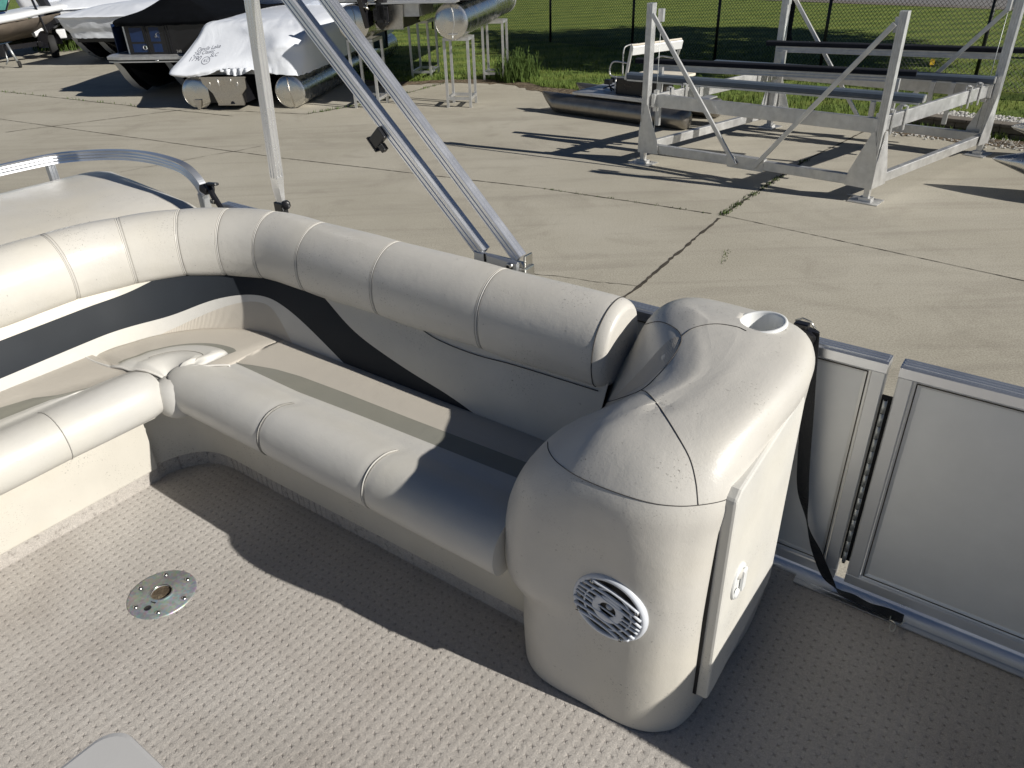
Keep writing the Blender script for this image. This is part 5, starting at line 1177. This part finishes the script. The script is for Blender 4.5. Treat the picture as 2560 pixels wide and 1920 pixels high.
# ================================================================ TREE (crown above the view, its shade lies on the lawn)
t=Thing('tree','dark tree trunk standing behind the chain-link fence','tree',(7.75,22.3,0))
b=MB(); b.tube([(7.75,22.3,.0),(7.76,22.3,.30),(7.8,22.3,1.2),(7.85,22.35,2.2),(7.9,22.4,3.2),(8.0,22.4,5)],[.17,.085,.06,.05,.045,.03],14)
for k in range(9):
    a=k*.7; z=2.0+k*.35; b.tube([(7.84,22.35,z),(7.84+math.cos(a)*1.1,22.35+math.sin(a)*1.1,z+.7),(7.84+math.cos(a)*2.2,22.35+math.sin(a)*2.2,z+1.1)],[.07,.045,.015],6)
t.part('trunk',b,'bark')
b=MB()
for _ in range(60):
    a=random.uniform(0,6.28); r_=1.5*random.random()**.6; z=random.uniform(3.4,5.6); rr=r_*(1-.10*abs(z-3.4)); c=Vector((7.7+rr*math.cos(a),22.4+rr*math.sin(a),z))
    for k in range(26):
        p=c+Vector((random.gauss(0,.22),random.gauss(0,.22),random.gauss(0,.16))); u=Vector((random.gauss(0,1),random.gauss(0,1),random.gauss(0,1))).normalized()*.085; v=u.cross(Vector((random.gauss(0,1),random.gauss(0,1),random.gauss(0,1)))).normalized()*.06
        b.add([p-u,p+v,p+u,p-v],[(0,1,2,3)])
t.part('crown',b,'leaf')

t=Thing('tree','broad leafy tree beyond the fence, right of the view, shading the lawn','tree',(15.2,16.6,0))
b=MB(); b.tube([(15.2,16.6,.0),(15.2,16.6,.5),(15.2,16.6,2),(15.1,16.6,4.5),(15.1,16.7,8)],[.3,.2,.17,.14,.05],12)
for k in range(12):
    a=k*.9; z=3.6+k*.3; b.tube([(15.15,16.6,z),(15.15+math.cos(a)*1.5,16.6+math.sin(a)*1.5,z+.9),(15.15+math.cos(a)*2.8,16.6+math.sin(a)*2.8,z+1.3)],[.07,.04,.015],6)
t.part('trunk',b,'bark')
b=MB()
for _ in range(720):
    a=random.uniform(0,6.28); r_=4.6*random.random()**.5; z=6.6+2.2*random.uniform(-1,1)*math.sqrt(max(.05,1-(r_/4.8)**2)); c=Vector((15.1+r_*math.cos(a),16.7+r_*math.sin(a),z))
    for k in range(34):
        p=c+Vector((random.gauss(0,.25),random.gauss(0,.25),random.gauss(0,.18))); u=Vector((random.gauss(0,1),random.gauss(0,1),random.gauss(0,1))).normalized()*.11; v=u.cross(Vector((random.gauss(0,1),random.gauss(0,1),random.gauss(0,1)))).normalized()*.08
        b.add([p-u,p+v,p+u,p-v],[(0,1,2,3)])
t.part('crown',b,'leaf')
# locker added out of view and sized to shade the right of the deck
t=Thing('shade_locker','unseen ivory vinyl locker right of the gate, added to shade the deck','locker',(.75,1.35,0),'boat')
b=MB(); rows=[[(x,y,z) for x,y in rounded(.47+i_,1.10-i_,1.10+i_,1.665-i_*.3,max(.015,.09-i_*.6 if True else 0),6)] for z,i_ in ((.0,0),(.60,0),(.655,.012),(.685,.035),(.70,.08),(.705,.14))]; b.grid(rows,cu=True); n=len(rows[0]); b.f.append(tuple(len(b.v)-n+j for j in range(n))); b.m.append(0); b.sm.append(True)
t.part('body',b,'ivory_vinyl')
